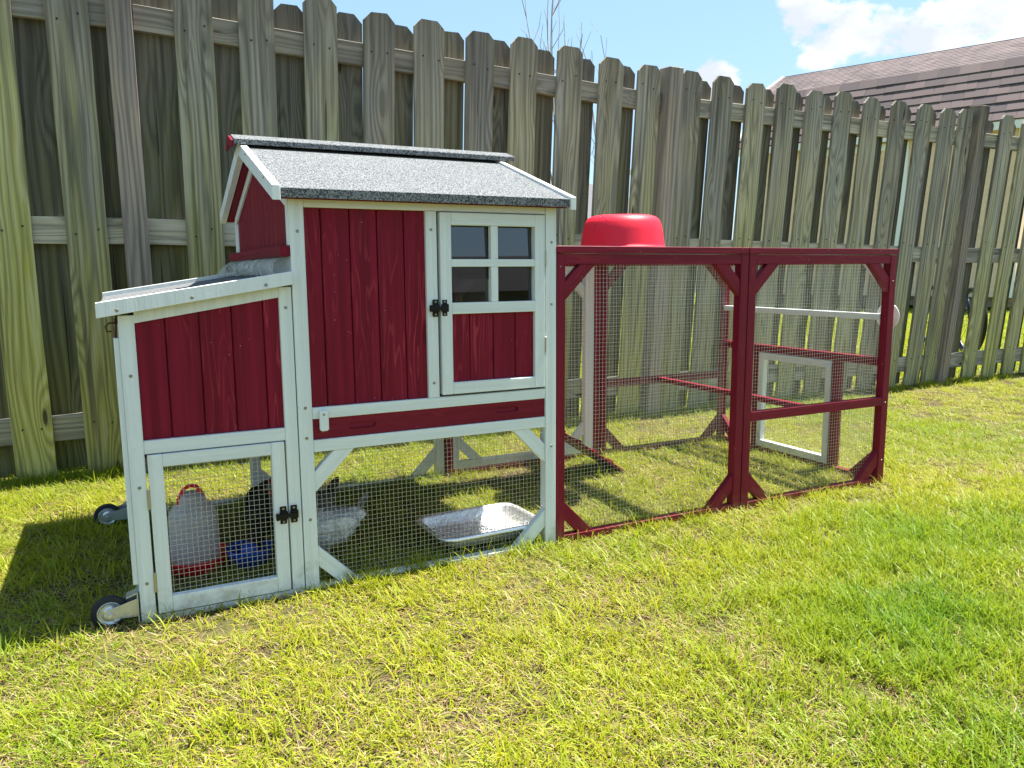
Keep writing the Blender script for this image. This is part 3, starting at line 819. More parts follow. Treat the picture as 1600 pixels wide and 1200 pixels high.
# floor and drawer
B('floor', .40, 1.16, .035, D-.035, .425, .447, RED, coop)
dr = None
def slot_board():
    bm = bmesh.new()
    x0, x1, z0, z1 = .436, 1.128, .4135, .4670
    yb, yf = .022, .006
    slots = [(.568, .0375, .4405, .0085), (1.003, .0375, .4445, .0085)]
    # front face with two rounded holes: made of strips
    def ring(cx, hw, cz, hr, y):
        vs = []
        for k in range(9): a = math.pi/2 - math.pi*k/8; vs.append((cx+hw-hr+hr*math.cos(a), y, cz+hr*math.sin(a)))
        for k in range(9): a = -math.pi/2 - math.pi*k/8; vs.append((cx-hw+hr+hr*math.cos(a), y, cz+hr*math.sin(a)))
        return [bm.verts.new(v) for v in vs]
    xm = (slots[0][0]+slots[1][0])/2
    for (sx0, sx1, s) in ((x0, xm, slots[0]), (xm, x1, slots[1])):
        rf = ring(*s, yf); rb = ring(*s, yf+.006)
        n = len(rf)
        outer = []
        for k in range(n):
            v = rf[k].co
            if k < 9: 
                a = math.pi/2 - math.pi*k/8
            outer.append(v)
        # outer rectangle points matched by angle
        cor = []
        for k in range(n):
            if k in (0,): p = (s[0]+s[1]-s[3], z1)
            elif k < 4: p = (sx1, z1) if k >= 2 else (s[0]+s[1], z1)
            elif k == 4: p = (sx1, s[2])
            elif k < 8: p = (sx1, z0) if k <= 6 else (s[0]+s[1], z0)
            elif k == 8: p = (s[0]+s[1]-s[3], z0)
            elif k == 9: p = (s[0]-s[1]+s[3], z0)
            elif k < 13: p = (sx0, z0) if k >= 11 else (s[0]-s[1], z0)
            elif k == 13: p = (sx0, s[2])
            elif k < 17: p = (sx0, z1) if k <= 15 else (s[0]-s[1], z1)
            else: p = (s[0]-s[1]+s[3], z1)
            cor.append(bm.verts.new((p[0], yf, p[1])))
        for k in range(n):
            k2 = (k+1) % n
            try: bm.faces.new((rf[k], rf[k2], cor[k2], cor[k]))
            except ValueError: pass
            bm.faces.new((rf[k2], rf[k], rb[k], rb[k2]))
        bm.faces.new(rb)
    bmesh.ops.remove_doubles(bm, verts=bm.verts, dist=1e-5)
    # surround
    V = [(x0, yf, z0), (x1, yf, z0), (x1, yf, z1), (x0, yf, z1), (x0, yb, z0), (x1, yb, z0), (x1, yb, z1), (x0, yb, z1)]
    v = [bm.verts.new(p) for p in V]
    for f in ((0, 1, 5, 4), (1, 2, 6, 5), (2, 3, 7, 6), (3, 0, 4, 7), (4, 5, 6, 7)): bm.faces.new([v[i] for i in f])
    bmesh.ops.recalc_face_normals(bm, faces=bm.faces)
    # local frame with z along x
    c = Vector(((x0+x1)/2, (yf+yb)/2, (z0+z1)/2)); inv = MX.to_3x3().inverted()
    for q in bm.verts: q.co = inv @ (q.co - c)
    return link('drawer', bm_to(bm, 'drawer'), RED2, coop, Matrix.Translation(c) @ MX)
slot_board()
# turn button
prism('turn_button', [(.451, .440), (.455, .4365), (.470, .4365), (.474, .440), (.474, .491), (.451, .491)], 'y', -.011, -.001, WHITE, coop, .001)
screw(.4625, -.0118, .480, r=.003)
for zz in (.95, .50, .42, .20): screw(.417, -.0018, zz)
for zz in (.93, .75, .32): screw(1.149, -.0018, zz)
screw(.774, -.0008, .54); screw(.774, -.0008, .96)
screw(.380, .0008, .86-.1)
# --- house door
hd = B('house_door', .7985, .8310, -.004, .020, .5045, 1.0075, WHITE, coop)
B('stile', 1.0925, 1.1255, -.004, .020, .5045, 1.0075, WHITE, hd)
B('door_rail', .8313, 1.0922, -.004, .018, .9735, 1.0075, WHITE, hd)
B('door_rail', .8313, 1.0922, -.004, .018, .7300, .7610, WHITE, hd)
B('door_rail', .8313, 1.0922, -.004, .018, .5045, .5370, WHITE, hd)
B('muntin', .9520, .9740, -.003, .016, .7612, .8600, WHITE, hd)
B('muntin', .9520, .9740, -.003, .016, .8812, .9733, WHITE, hd)
B('muntin', .8313, 1.0922, -.003, .016, .8602, .8810, WHITE, hd)
for (xa, xb) in ((.829, .953), (.973, 1.094)):
    for (za, zb) in ((.759, .862), (.879, .975)):
        pc = Matrix.Translation(((xa+xb)/2, .0195, (za+zb)/2)) @ Matrix.Rotation(R(-2.6), 4, 'X')
        link('pane', box_mesh(xb-xa-.004, .0015, zb-za-.004, 0), PANE, hd, pc)
planks([.829, .889, .962, 1.033, 1.0945], .008, .009, .537, .730, hd)
B('groove_backing', .8313, 1.0922, .0178, .0195, .5372, .7298, RED, hd, axis='z')
for z0 in (.61, .86):
    B('hinge', 1.1256, 1.1300, -.006, .001, z0, z0+.045, BRASS, hd)
latch(.7945, .748, coop, 1)
# --- roof
EZ, RZ, YM = 1.051, 1.226, .48
def roof_slab(name, s):
    ye = YM - s*.52
    a = (ye, EZ); b = (YM, RZ)
    th = .013
    o = prism(name, [(ye, EZ), (YM, RZ), (YM, RZ-th-.004), (ye, EZ-th)], 'x', .372, 1.186, FELT, coop)
    # turned-down felt edge
    prism('felt_edge', [(ye-s*.003, EZ+.001), (ye+s*.004, EZ+.003), (ye+s*.004, EZ-.022), (ye-s*.003, EZ-.023)], 'x', .373, 1.1855, FELT, o, .001)
    # red boards under the felt
    sl = (RZ-EZ)/.52
    prism('roof_board', [(ye+s*.01, EZ-.0145+.003), (YM, RZ-.0185), (YM, RZ-.029), (ye+s*.01, EZ-.025)], 'x', .375, 1.183, RED, o)
    for (xa, xb) in ((.352, .3715), (1.1865, 1.204)):
        prism('barge_board', [(ye-s*.008, EZ+.006), (YM-s*.001, RZ+.0065), (YM-s*.001, RZ-.0335), (ye-s*.008, EZ-.030)], 'x', xa, xb, WHITE, o, .001)
        yy = ye + s*.12
        if s == 1 and xa < 1: screw(.3512, ye+.10, EZ+.012+.1*sl-.012, 'x', .003); screw(.3512, ye+.38, EZ+.38*sl-.002, 'x', .003)
    return o
roof_slab('roof_panel', 1)
roof_slab('roof_panel', -1)
cap = None
for s in (1, -1):
    w = .062
    o = prism('ridge_cap', [(YM, RZ+.026), (YM-s*w, RZ+.026-w*.325), (YM-s*w, RZ+.010-w*.325), (YM, RZ+.008)], 'x', .334, 1.244, FELT, coop, .0015)
prism('ridge_end', [(YM, RZ+.022), (YM-.058, RZ+.004-.002), (YM-.058, RZ-.016), (YM, RZ-.004)], 'x', .326, .3335, RED, coop, .001)
prism('ridge_end', [(YM, RZ+.022), (YM+.058, RZ+.004-.002), (YM+.058, RZ-.016), (YM, RZ-.004)], 'x', .326, .3335, RED, coop, .001)
# --- run
H1, H2 = .866, .897
def run_side(y0, y1, front):
    for (a, b) in ((1.1675, 1.1975), (1.885, 1.918), (1.9215, 1.955), (2.631, 2.665)):
        B('run_post', a, b, y0, y1, -.01, H2+.001, RED2, coop)
    for (a, b) in ((1.1977, 1.8848), (1.9552, 2.6308)):
        B('run_rail', a, b, y0+.002, y1-.002, H1, H2, RED2, coop)
        B('run_rail', a, b, y0+.002, y1-.002, -.004, .028, RED2, coop)
        if front or a > 1.9:
            for (cx, sx_) in ((a, 1), (b, -1)):
                brace(cx, H1, sx_, -1, y0+.004, y1-.005, RED2, coop)
                brace(cx, .028, sx_, 1, y0+.004, y1-.005, RED2, coop)
run_side(0, .033, True)
run_side(DR-.033, DR, False)
B('run_rail', 1.9552, 2.6308, .001, .026, .319, .3525, RED2, coop)
B('run_rail', 1.9552, 2.6308, DR-.026, DR-.001, .319, .3525, RED2, coop)
B('perch', 2.235, 2.262, .0265, DR-.0265, .330, .3505, RED2, coop)
for (a, b) in ((1.166, 1.9155), (1.9190, 2.668)):
    B('run_cap', a, b, -.003, .040, H2+.0035, H2+.0235, RED2, coop)
    B('run_cap', a, b, DR-.040, DR+.003, H2+.0035, H2+.0235, RED2, coop)
    B('run_cap', a+.001, a+.041, .0402, DR-.0402, H2+.0035, H2+.0230, RED2, coop)
    B('run_cap', b-.041, b-.001, .0402, DR-.0402, H2+.0035, H2+.0230, RED2, coop)
    wire_panel(coop, 'z', a+.02, b-.02, .02, DR-.02, H2+.0020, .0125)
for (a, b) in ((1.19, 1.892), (1.949, 2.64)):
    wire_panel(coop, 'y', a, b, .01, H1+.02, .0335)
wire_panel(coop, 'y', 1.949, 2.64, .01, H1+.02, DR-.0345)
B('bracket', 1.262, 1.30, DR-.03, DR+.0, H2+.024, H2+.040, WHITE, coop)
# white framed panel at the back of the first run section
bp = B('back_door', 1.1985, 1.226, DR-.026, DR-.004, .029, H1-.001, WHITE, coop)
B('stile', 1.838, 1.884, DR-.030, DR-.004, .029, H1-.001, WHITE, bp)
B('door_rail', 1.2265, 1.8375, DR-.026, DR-.004, .029, .062, WHITE, bp)
B('door_rail', 1.2265, 1.8375, DR-.026, DR-.004, H1-.036, H1-.001, WHITE, bp)
for (cx, cz, sx_, sz_) in ((1.2265, .0625, 1, 1), (1.8375, .0625, -1, 1), (1.2265, H1-.0365, 1, -1), (1.8375, H1-.0365, -1, -1)):
    brace(cx, cz, sx_, sz_, DR-.025, DR-.006, WHITE, bp)
wire_panel(bp, 'y', 1.21, 1.86, .04, H1-.01, DR-.0275)
# right end panel
XE0, XE1 = 2.634, 2.664
B('run_rail', XE0, XE1, .0335, DR-.0335, -.004, .026, RED2, coop)
B('run_rail', XE0, XE1, .0335, DR-.0335, .472, .503, RED2, coop)
B('run_rail', XE0, XE1, .0335, DR-.0335, H1, H2, RED2, coop)
B('run_post', XE0, XE1, .215, .250, .0265, .4715, RED2, coop)
B('run_post', XE0, XE1, .662, .697, .0265, .4715, RED2, coop)
B('perch_rail', XE0-.006, XE1-.006, .0335, DR-.0335, .650, .674, WHITE, coop)
for (cy, sy_) in ((.0337, 1), (DR-.0337, -1)):
    brace(cy, H1-.0005, sy_, -1, XE0+.003, XE1-.003, WHITE, coop, axis='x', lo=.05, hi=.10)
    brace(cy, .0265, sy_, 1, XE0+.003, XE1-.003, RED2, coop, axis='x')
ed = B('end_door', XE0-.004, XE1-.006, .2515, .279, .030, .468, WHITE, coop)
B('stile', XE0-.004, XE1-.006, .632, .6605, .030, .468, WHITE, ed)
B('door_rail', XE0-.004, XE1-.006, .2795, .6315, .030, .060, WHITE, ed)
B('door_rail', XE0-.004, XE1-.006, .2795, .6315, .438, .468, WHITE, ed)
B('turn_button', XE0-.014, XE0-.0045, .247, .262, .425, .452, WHITE, coop)
wire_panel(coop, 'x', .02, DR-.02, .01, H1+.02, XE1-.0035)
# ramp
def ramp():
    p0, p1 = Vector((1.858, 0, .004)), Vector((1.168, 0, .455))
    d = (p1-p0); L = d.length; d.normalize(); y = Vector((0, 1, 0)); n = d.cross(y) * -1
    if n.z < 0: n = -n
    o = stick('ramp', p0+Vector((0, .70, 0)), p1+Vector((0, .70, 0)), .20, .011, RED2, coop, (0, 1, 0))
    for k in range(1, 9):
        c = p0 + d*(L*k/9) + Vector((0, .70, 0)) + n*.0095
        stick('cleat', c+Vector((0, -.095, 0)), c+Vector((0, .095, 0)), .012, .008, RED2, o, d)
ramp()
for (xx, zz) in ((2.648, .80), (2.648, .33), (2.648, .10), (1.180, .86)): screw(xx, -.0008, zz, r=.003)
for zz in (.80, .49, .40, .17, .07): screw(2.6655, .02, zz, 'x', .003)
so = link('screw_heads', bm_to(screws, 'screws'), SCREW, coop); so['kind'] = 'stuff'
# wheels
def wheel(yc, cx=-.067, cz=.033):
    rot = Matrix.Rotation(R(90), 4, 'X')
    w0 = Matrix.Translation((cx, yc, cz)) @ rot
    prof = []
    for k in range(13):
        a = -math.pi/2 + math.pi*k/12
        prof.append((.031 + .0115*max(0, math.cos(a))**.6, .0095*math.sin(a)))
    prof = [(.028, -.0085)] + prof + [(.028, .0085)]
    ty = lathe('wheel', prof, RUBBER, coop, w0, 40)
    lathe('rim', [(0, -.012), (.006, -.012), (.007, -.009), (.014, -.0065), (.021, -.004), (.0265, -.008), (.0285, -.0088), (.0288, 0), (.0285, .0088), (.0265, .008), (.021, .004), (.014, .0065), (.007, .009), (.006, .012), (0, .012)], ZINC, ty, w0, 40)
    # fork: two tapering arms and a mounting plate
    for s in (-1, 1):
        ya = yc + s*.0165
        pts_ = [(cx-.011, cz-.008), (cx-.014, cz), (cx-.011, cz+.009), (cx-.002, cz+.013), (-.004, cz+.040 if s > 0 else cz+.030), (-.004, cz-.016), (cx-.002, cz-.012)]
        prism('fork', pts_, 'y', ya-.0012, ya+.0012, ZINC, ty)
    prism('mount_plate', [(-.0035, cz-.028), (-.0035, cz+.050), (-.0065, cz+.050), (-.0065, cz-.028)], 'y', yc-.035, yc+.035, ZINC, ty, .0008)
    prism('mudguard', [(-.0065, cz+.044), (-.030, cz+.036), (-.030, cz+.033), (-.0065, cz+.040)], 'y', yc-.0165, yc+.0165, ZINC, ty)
    bmx = bmesh.new(); bmesh.ops.create_cone(bmx, cap_ends=True, segments=6, radius1=.0062, radius2=.0055, depth=.005, matrix=Matrix.Translation((cx, yc-.0205, cz)) @ rot)
    link('axle_bolt', bm_to(bmx, 'bolt'), ZINC, ty)
wheel(.028); wheel(.868, -.080, .036)

# ------------------------------------------------------------------ things in and on the coop
tub = lathe('plastic_tub', [(0, .126), (.070, .128), (.105, .126), (.122, .121), (.134, .112), (.142, .098), (.149, .07), (.156, .02), (.158, .012), (.1605, .011), (.1605, .001), (.157, 0), (.152, .015), (.144, .07), (.136, .098), (.118, .116), (0, .120)], BOWL, None, Matrix.Translation((1.712, .45, .9225)), 64)
tag(tub, 'bright red plastic tub turned upside down on top of the wire run', 'tub')

wt = empty('poultry_waterer', (.152, .34, 0), 'milky plastic jug waterer with red handle and red base behind wire door', 'waterer')
W0 = Matrix.Translation((.152, .34, 0))
lathe('jug', [(0, .012), (.060, .012), (.0665, .02), (.066, .10), (.0655, .155), (.062, .172), (.052, .186), (.040, .196), (.036, .214), (.034, .221), (0, .224)], JUG, wt, W0, 40)
lathe('base', [(0, .004), (.085, .004), (.094, .010), (.098, .036), (.101, .040), (.097, .041), (.092, .014), (.070, .010), (0, .010)], REDP, wt, W0, 40)
tube('handle', [(-.036, -.010, .188), (-.034, -.012, .212), (-.022, -.012, .236), (-.004, -.012, .247), (.014, -.012, .243), (.025, -.012, .226), (.026, -.010, .205)], .0055, REDP, wt, 10, W0)

fd = empty('feeder_bowl', (.30, .27, 0), 'round blue plastic feeder bowl on the grass beside the red waterer base', 'feeder')
W1 = Matrix.Translation((.295, .275, 0))
lathe('bowl', [(0, .006), (.045, .006), (.055, .012), (.062, .058), (.066, .060), (.064, .055), (.056, .016), (0, .012)], BLUEP, fd, W1, 36)
lathe('hood', [(.0, .072), (.012, .070), (.024, .058), (.030, .03), (.032, .012), (.028, .012), (.0, .014)], BLUEP, fd, W1, 28)

def foil_pan():
    pan = empty('foil_pan', (1.0, .15, 0), 'rectangular foil baking pan of water on the grass under the house', 'pan')
    c = Vector((.975, .150)); ang = R(2)
    def rr(hx, hy, rad, z, n=8):
        out = []
        for q, (sx_, sy_) in enumerate(((1, 1), (-1, 1), (-1, -1), (1, -1))):
            for k in range(n):
                a = q*math.pi/2 + math.pi/2*k/(n-1)
                out.append(Vector((sx_*(hx-rad) + rad*math.cos(a), sy_*(hy-rad)+rad*math.sin(a), z)))
        return out
    def loft(name, secs, mat, capz=True, jit=0):
        bm = bmesh.new(); rings = []
        for i, s_ in enumerate(secs):
            ring = []
            for k, p in enumerate(rr(*s_)):
                q = p.copy()
                if jit: q.z += jit*mnoise.noise(Vector((p.x*20, p.y*20, i))); 
                q.x += jit*.8*math.sin(k*2.1+i)*.5
                ring.append(bm.verts.new((c.x+q.x*math.cos(ang)-q.y*math.sin(ang), c.y+q.x*math.sin(ang)+q.y*math.cos(ang), q.z)))
            rings.append(ring)
        n = len(rings[0])
        for a, b in zip(rings[:-1], rings[1:]):
            for k in range(n): bm.faces.new((a[k], a[(k+1) % n], b[(k+1) % n], b[k]))
        if capz: bm.faces.new(rings[-1])
        return link(name, bm_to(bm, name, True), mat, pan)
    loft('tray', [(.178, .128, .05, .062), (.180, .130, .05, .066), (.176, .126, .05, .071), (.166, .117, .045, .070), (.160, .111, .042, .064), (.150, .102, .038, .034), (.140, .092, .03, .031)], FOIL, True, .003)
    loft('water', [(.1555, .107, .04, .050), (.001, .001, .0005, .0501)], WATER, True)
foil_pan()

def chicken(name, loc, yaw, scale, mat, label, head='up', tail='up', comb=True):
    root = link(name, None, None, None, Matrix.Translation(loc)); tag(root, label, 'chicken'); root.empty_display_size = .05
    M0 = Matrix.Translation(loc) @ Matrix.Rotation(yaw, 4, 'Z') @ Matrix.Scale(scale, 4)
    # spine from tail root to head; local x forward
    if head == 'up':
        sp = [(-.115, 0, .165, .010, .012), (-.09, 0, .155, .034, .030), (-.05, 0, .138, .055, .052), (0, 0, .128, .064, .062), (.05, 0, .130, .058, .058), (.085, 0, .150, .042, .046), (.100, 0, .185, .028, .030), (.105, 0, .215, .021, .023), (.110, 0, .238, .019, .021), (.122, 0, .247, .018, .018), (.134, 0, .245, .011, .011), (.140, 0, .244, .006, .006)]
        beak = [(.136, 0, .243), (.156, 0, .238)]; eye = (.126, .0165, .250); cb = (.118, .262); wt_ = (.130, .226)
    else:
        sp = [(-.115, 0, .175, .010, .012), (-.09, 0, .165, .034, .030), (-.05, 0, .145, .055, .052), (0, 0, .125, .064, .060), (.05, 0, .110, .058, .055), (.09, 0, .098, .042, .042), (.120, 0, .082, .028, .028), (.142, 0, .066, .022, .022), (.158, 0, .052, .019, .020), (.170, 0, .042, .017, .017), (.180, 0, .034, .011, .011), (.185, 0, .030, .006, .006)]
        beak = [(.182, 0, .032), (.196, 0, .017)]; eye = (.172, .0155, .046); cb = (.170, .064); wt_ = (.176, .022)
    bm = bmesh.new(); rings = []; seg = 20
    for i, s_ in enumerate(sp):
        p = Vector(s_[:3]); a = Vector(sp[max(i-1, 0)][:3]); b = Vector(sp[min(i+1, len(sp)-1)][:3]); t_ = (b-a).normalized()
        sd = Vector((0, 1, 0)); n = t_.cross(sd); 
        rings.append([bm.verts.new(p + sd*s_[3]*math.cos(2*math.pi*k/seg) + n*s_[4]*math.sin(2*math.pi*k/seg)) for k in range(seg)])
    for a, b in zip(rings[:-1], rings[1:]):
        for k in range(seg): bm.faces.new((a[k], a[(k+1) % seg], b[(k+1) % seg], b[k]))
    bm.faces.new(rings[0]); bm.faces.new(rings[-1][::-1])
    bmesh.ops.recalc_face_normals(bm, faces=bm.faces)
    bmesh.ops.subdivide_edges(bm, edges=bm.edges[:], cuts=1, smooth=.6, use_grid_fill=True)
    for v in bm.verts:
        v.co += v.normal*.0 + Vector(mnoise.noise_vector(v.co*34))*.0045
    bm.normal_update(); fb = bmesh.new(); fr_ = random.Random(len(label))
    vs = [v for v in bm.verts if v.co.x < .10]
    for v in fr_.sample(vs, min(520, len(vs))):
        n = v.normal; back = Vector((-1, 0, -.15)) if head == 'up' or v.co.x < .06 else Vector((-.8, 0, .5))
        d_ = (back - n*back.dot(n)).normalized()*fr_.uniform(.8, 1.1) + n*fr_.uniform(.12, .45)
        sd_ = d_.cross(n).normalized(); L = fr_.uniform(.016, .028); w = L*.30; p = v.co - n*.001
        q = [p - sd_*w*.5, p + sd_*w*.5, p + d_*L*.6 + sd_*w, p + d_*L, p + d_*L*.6 - sd_*w]
        fb.faces.new([fb.verts.new(c) for c in q])
    link('body', bm_to(bm, 'body', True), mat, root, M0)
    fc = link('feather_coat', bm_to(fb, 'feather_coat'), mat, root, M0); fc['kind'] = 'stuff'
    # tail fan of overlapping feathers
    for k in range(7):
        a = (k-3)*.17
        bm = bmesh.new(); L = (.085 if tail == 'up' else .062) + .012*math.cos(a*3); rows = []
        for j in range(7):
            f = j/6; w = (.013 if tail == 'up' else .017)*math.sin(math.pi*min(1, f*.85+.12))**.6
            cx = -.10 - L*f*.62; cz = .160 + L*f*(.85 if tail == 'up' else 1.15) - .02*f*f
            cy = math.sin(a)*L*f*.55
            rows.append((bm.verts.new((cx, cy-w, cz)), bm.verts.new((cx-.002, cy, cz+.004)), bm.verts.new((cx, cy+w, cz))))
        for r1, r2 in zip(rows[:-1], rows[1:]):
            bm.faces.new((r1[0], r1[1], r2[1], r2[0])); bm.faces.new((r1[1], r1[2], r2[2], r2[1]))
        bmesh.ops.solidify(bm, geom=bm.faces[:], thickness=.002)
        link('tail_feather', bm_to(bm, 'feather', True), mat, root, M0)
    # wings
    for s in (-1, 1):
        bm = bmesh.new(); bmesh.ops.create_uvsphere(bm, u_segments=20, v_segments=12, radius=1)
        for v in bm.verts:
            x, y, z = v.co; taper = 1 - .45*max(0, -x)
            v.co = Vector((-.012 + x*.075, s*(.052 + y*.012*1 + .006*(1-x*x)), .142 + z*.036*taper - .018*max(0, -x)*0 + .012*max(0, -x)))
            v.co += Vector(mnoise.noise_vector(v.co*40))*.003
        link('wing', bm_to(bm, 'wing', True), mat, root, M0)
    for s in (-1, 1):
        bm = bmesh.new()
        tube_bm(bm, [(.005, s*.026, .085), (.012, s*.027, .050), (.004, s*.027, .006)], [.013, .0055, .005], 8)
        for ta in (-.5, 0, .5, math.pi):
            tube_bm(bm, [(.004, s*.027, .006), (.004+.022*math.cos(ta), s*.027+.022*math.sin(ta), .004), (.004+.034*math.cos(ta), s*.027+.034*math.sin(ta), .002)], [.004, .003, .0012], 6)
        link('leg', bm_to(bm, 'leg', True), SKIN, root, M0)
        bm = bmesh.new(); bmesh.ops.create_uvsphere(bm, u_segments=8, v_segments=6, radius=.0032, matrix=Matrix.Translation((eye[0], s*eye[1], eye[2])))
        link('eye', bm_to(bm, 'eye', True), BLACKP, root, M0)
    bm = bmesh.new(); tube_bm(bm, [beak[0], ((Vector(beak[0])+Vector(beak[1]))/2), beak[1]], [.006, .004, .0008], 8)
    link('beak', bm_to(bm, 'beak', True), BEAK, root, M0)
    if comb:
        bm = bmesh.new()
        for k in range(5):
            c = Vector((cb[0] + (k-2)*.006, 0, cb[1] + .003 - abs(k-2)*.002))
            bmesh.ops.create_uvsphere(bm, u_segments=8, v_segments=6, radius=1, matrix=Matrix.Translation(c) @ Matrix.Diagonal((.005, .0028, .009, 1)))
        link('comb', bm_to(bm, 'comb', True), COMB, root, M0)
        bm = bmesh.new()
        for s in (-1, 1): bmesh.ops.create_uvsphere(bm, u_segments=8, v_segments=6, radius=1, matrix=Matrix.Translation((wt_[0], s*.006, wt_[1])) @ Matrix.Diagonal((.005, .003, .009, 1)))
        link('wattle', bm_to(bm, 'wattle', True), COMB, root, M0)
    return root
chicken('chicken', (.385, .44, 0), R(-118), 1.0, FBLACK, 'black chicken lowering its head to the blue feeder behind the wire door', 'down', 'up')
chicken('chicken', (.505, .20, -.012), R(186), .90, FWHITE, 'white and grey mottled chicken standing behind the lower wire front', 'up', 'low')
chicken('chicken', (.475, .37, 0), R(200), .86, FGREY, 'slate grey chicken standing behind the white mottled chicken', 'up', 'low')
# white dish hanging on the end of the run
ds = lathe('hanging_dish', [(0, .014), (.035, .013), (.048, .006), (.052, 0), (.050, -.002), (.0, .004)], WPLAST, None, Matrix.Translation((2.694, .048, .662)) @ Matrix.Rotation(R(90), 4, 'Y'), 36)
tag(ds, 'round white plastic dish hung on the outside of the far red end', 'dish')

# ------------------------------------------------------------------ beyond the fence
def shingle_mat():
    t = NT('asphalt_shingle'); vec, rnd, tcn = t.offs()
    n = t.noise(tcn.outputs['Object'], 60, 3, .7)
    a = t.mix(t.ramp(rnd, 0, 1, 0, 1, False), (.080, .064, .068), (.150, .110, .106))
    c = t.mix(t.ramp(n, .3, .7), a, t.mix(.5, a, (.10, .085, .09)))
    return t.fin(c, .9, 0, .2)
SHING = shingle_mat()
def shingle_far():
    t = NT('asphalt_shingle_rows'); vec, rnd, tcn = t.offs(); 
    vo = t.new('ShaderNodeTexVoronoi'); t.l.new(t.mapping(tcn.outputs['Object'], (1, 1, 1)), vo.inputs['Vector']); vo.inputs['Scale'].default_value = 3.0
    sc = t.new('ShaderNodeSeparateColor'); t.l.new(vo.outputs['Color'], sc.inputs[0])
    c = t.mix(sc.outputs[0], (.105, .085, .088), (.175, .138, .136)); return t.fin(c, .9, 0, .2)
SHING2 = shingle_far()
TAN = simple('tan_siding', (.68, .50, .36), .7, 0, None, .06)
TRIM = simple('white_trim', (.72, .73, .74), .6)
DIRTY = simple('skid_timber', (.20, .16, .11), .8, 0, None, .2)
sd_dir = Vector((-.392, .92, 0)).normalized(); sd_n = Vector((-sd_dir.y, sd_dir.x, 0)) * 1.0    # towards the viewer side
if sd_n.dot(CAM - Vector((14.5, 6.5, 0))) < 0: sd_n = -sd_n
C0 = Vector((14.5, 6.52, 0))
def on_wall(px, py, off):
    """point where a pixel's ray meets the vertical plane 'off' metres behind the shed front"""
    d = fwd + rgt*((px-800)/F_PX) - upv*((py-600)/F_PX)
    p = C0 - sd_n*off
    t_ = (p-CAM).dot(sd_n)/d.dot(sd_n); return CAM + d*t_
e_r = on_wall(1580, 176, 0); e_l = on_wall(1192, 213, 0)
Lsh = 5.1; ez = e_r.z
k_r = on_wall(1598, 90.5, .75); g_r = on_wall(1598, 59.5, 2.3)
kz, gz = k_r.z, g_r.z
shed = empty('garden_shed', tuple(C0 + sd_dir*Lsh/2 - sd_n*2.3), 'long tan shed with brown shingled gambrel roof and white trim beyond the fence', 'shed')
SM = Matrix.Translation(C0) @ Matrix((sd_dir, -sd_n, Vector((0, 0, 1)))).transposed().to_4x4()   # local: x along wall, y inwards, z up
if SM.to_3x3().determinant() < 0: pass
def sbox(name, x0, x1, y0, y1, z0, z1, mat, parent=None, bev=0):
    me = box_mesh(x1-x0, y1-y0, z1-z0, bev)
    return link(name, me, mat, parent or shed, SM @ Matrix.Translation(((x0+x1)/2, (y0+y1)/2, (z0+z1)/2)))
wall = sbox('wall', 0, Lsh, 0, 4.6, .30, ez-.05, TAN)
for i in range(int(Lsh/.4)+1):
    sbox('siding_panel', .0+i*.4+.012, min(Lsh, i*.4+.388), -.012, -.001, .31, ez-.06, TAN, wall)
for xx in (0, Lsh-.1): sbox('corner_trim', xx, xx+.12, -.03, -.013, .30, ez-.05, TRIM, wall)
for (a, b) in ((1.9, 2.05), (3.75, 3.9), (6.2, 6.35), (8.2, 8.35)):
    sbox('door_trim', a, b, -.03, -.0125, .30, ez-.45, TRIM, wall)
sbox('door_trim', 1.9, 3.9, -.032, -.0125, ez-.45, ez-.32, TRIM, wall)
sbox('door_trim', 6.2, 8.35, -.032, -.0125, ez-.45, ez-.32, TRIM, wall)
for k in range(4): sbox('skid', 0, Lsh, .1+k*1.3, .25+k*1.3, .12, .30, DIRTY)
# gable end nearest the camera's right
bm = bmesh.new()
W = 4.6
for (xx) in (-.003, Lsh+.003):
    vs = [bm.verts.new(p) for p in ((xx, 0, ez-.1), (xx, .75, kz-.05), (xx, 2.3, gz-.05), (xx, W-.75, kz-.05), (xx, W, ez-.1), (xx, W, .32), (xx, 0, .32))]
    bm.faces.new(vs)
link('gable', bm_to(bm, 'gable'), TAN, shed, SM)
def slope_quad(bm, x0, x1, A, Bp, f0, f1, lift0, lift1):
    def P(x, f, l):
        y = A[0]+(Bp[0]-A[0])*f; z = A[1]+(Bp[1]-A[1])*f
        n = Vector((0, -(Bp[1]-A[1]), (Bp[0]-A[0]))).normalized()
        return Vector((x, y, z)) + n*l
    a, b, c_, d = P(x0, f0, lift0), P(x1, f0, lift0), P(x1, f1, lift1), P(x0, f1, lift1)
    e, f = P(x0, f0, 0), P(x1, f0, 0)
    v = [bm.verts.new(q) for q in (a, b, c_, d, e, f)]
    bm.faces.new((v[0], v[1], v[2], v[3])); bm.faces.new((v[4], v[5], v[1], v[0]))
A_, K_, G_ = (-.18, ez-.15), (.75, kz), (2.3, gz)
ncr = 7; nsh = int((Lsh+.4)/.36)
while ncr*nsh > 295: nsh -= 1
stp = (Lsh+.4)/nsh
sh_rs = random.Random(5)
for r_ in range(ncr):
    me = None
    for k in range(nsh):
        x0 = -.2 + k*stp + (.5*stp if r_ % 2 else 0)
        if k == nsh-1 and r_ % 2: x1 = Lsh+.2
        else: x1 = x0 + stp*.985
        bm = bmesh.new(); slope_quad(bm, 0, x1-x0, A_, K_, r_/ncr, (r_+1)/ncr+.02, .022+sh_rs.uniform(0, .010), .004)
        link('shingle', bm_to(bm, 'shingle'), SHING, shed, SM @ Matrix.Translation((x0, 0, 0)))
bm = bmesh.new()
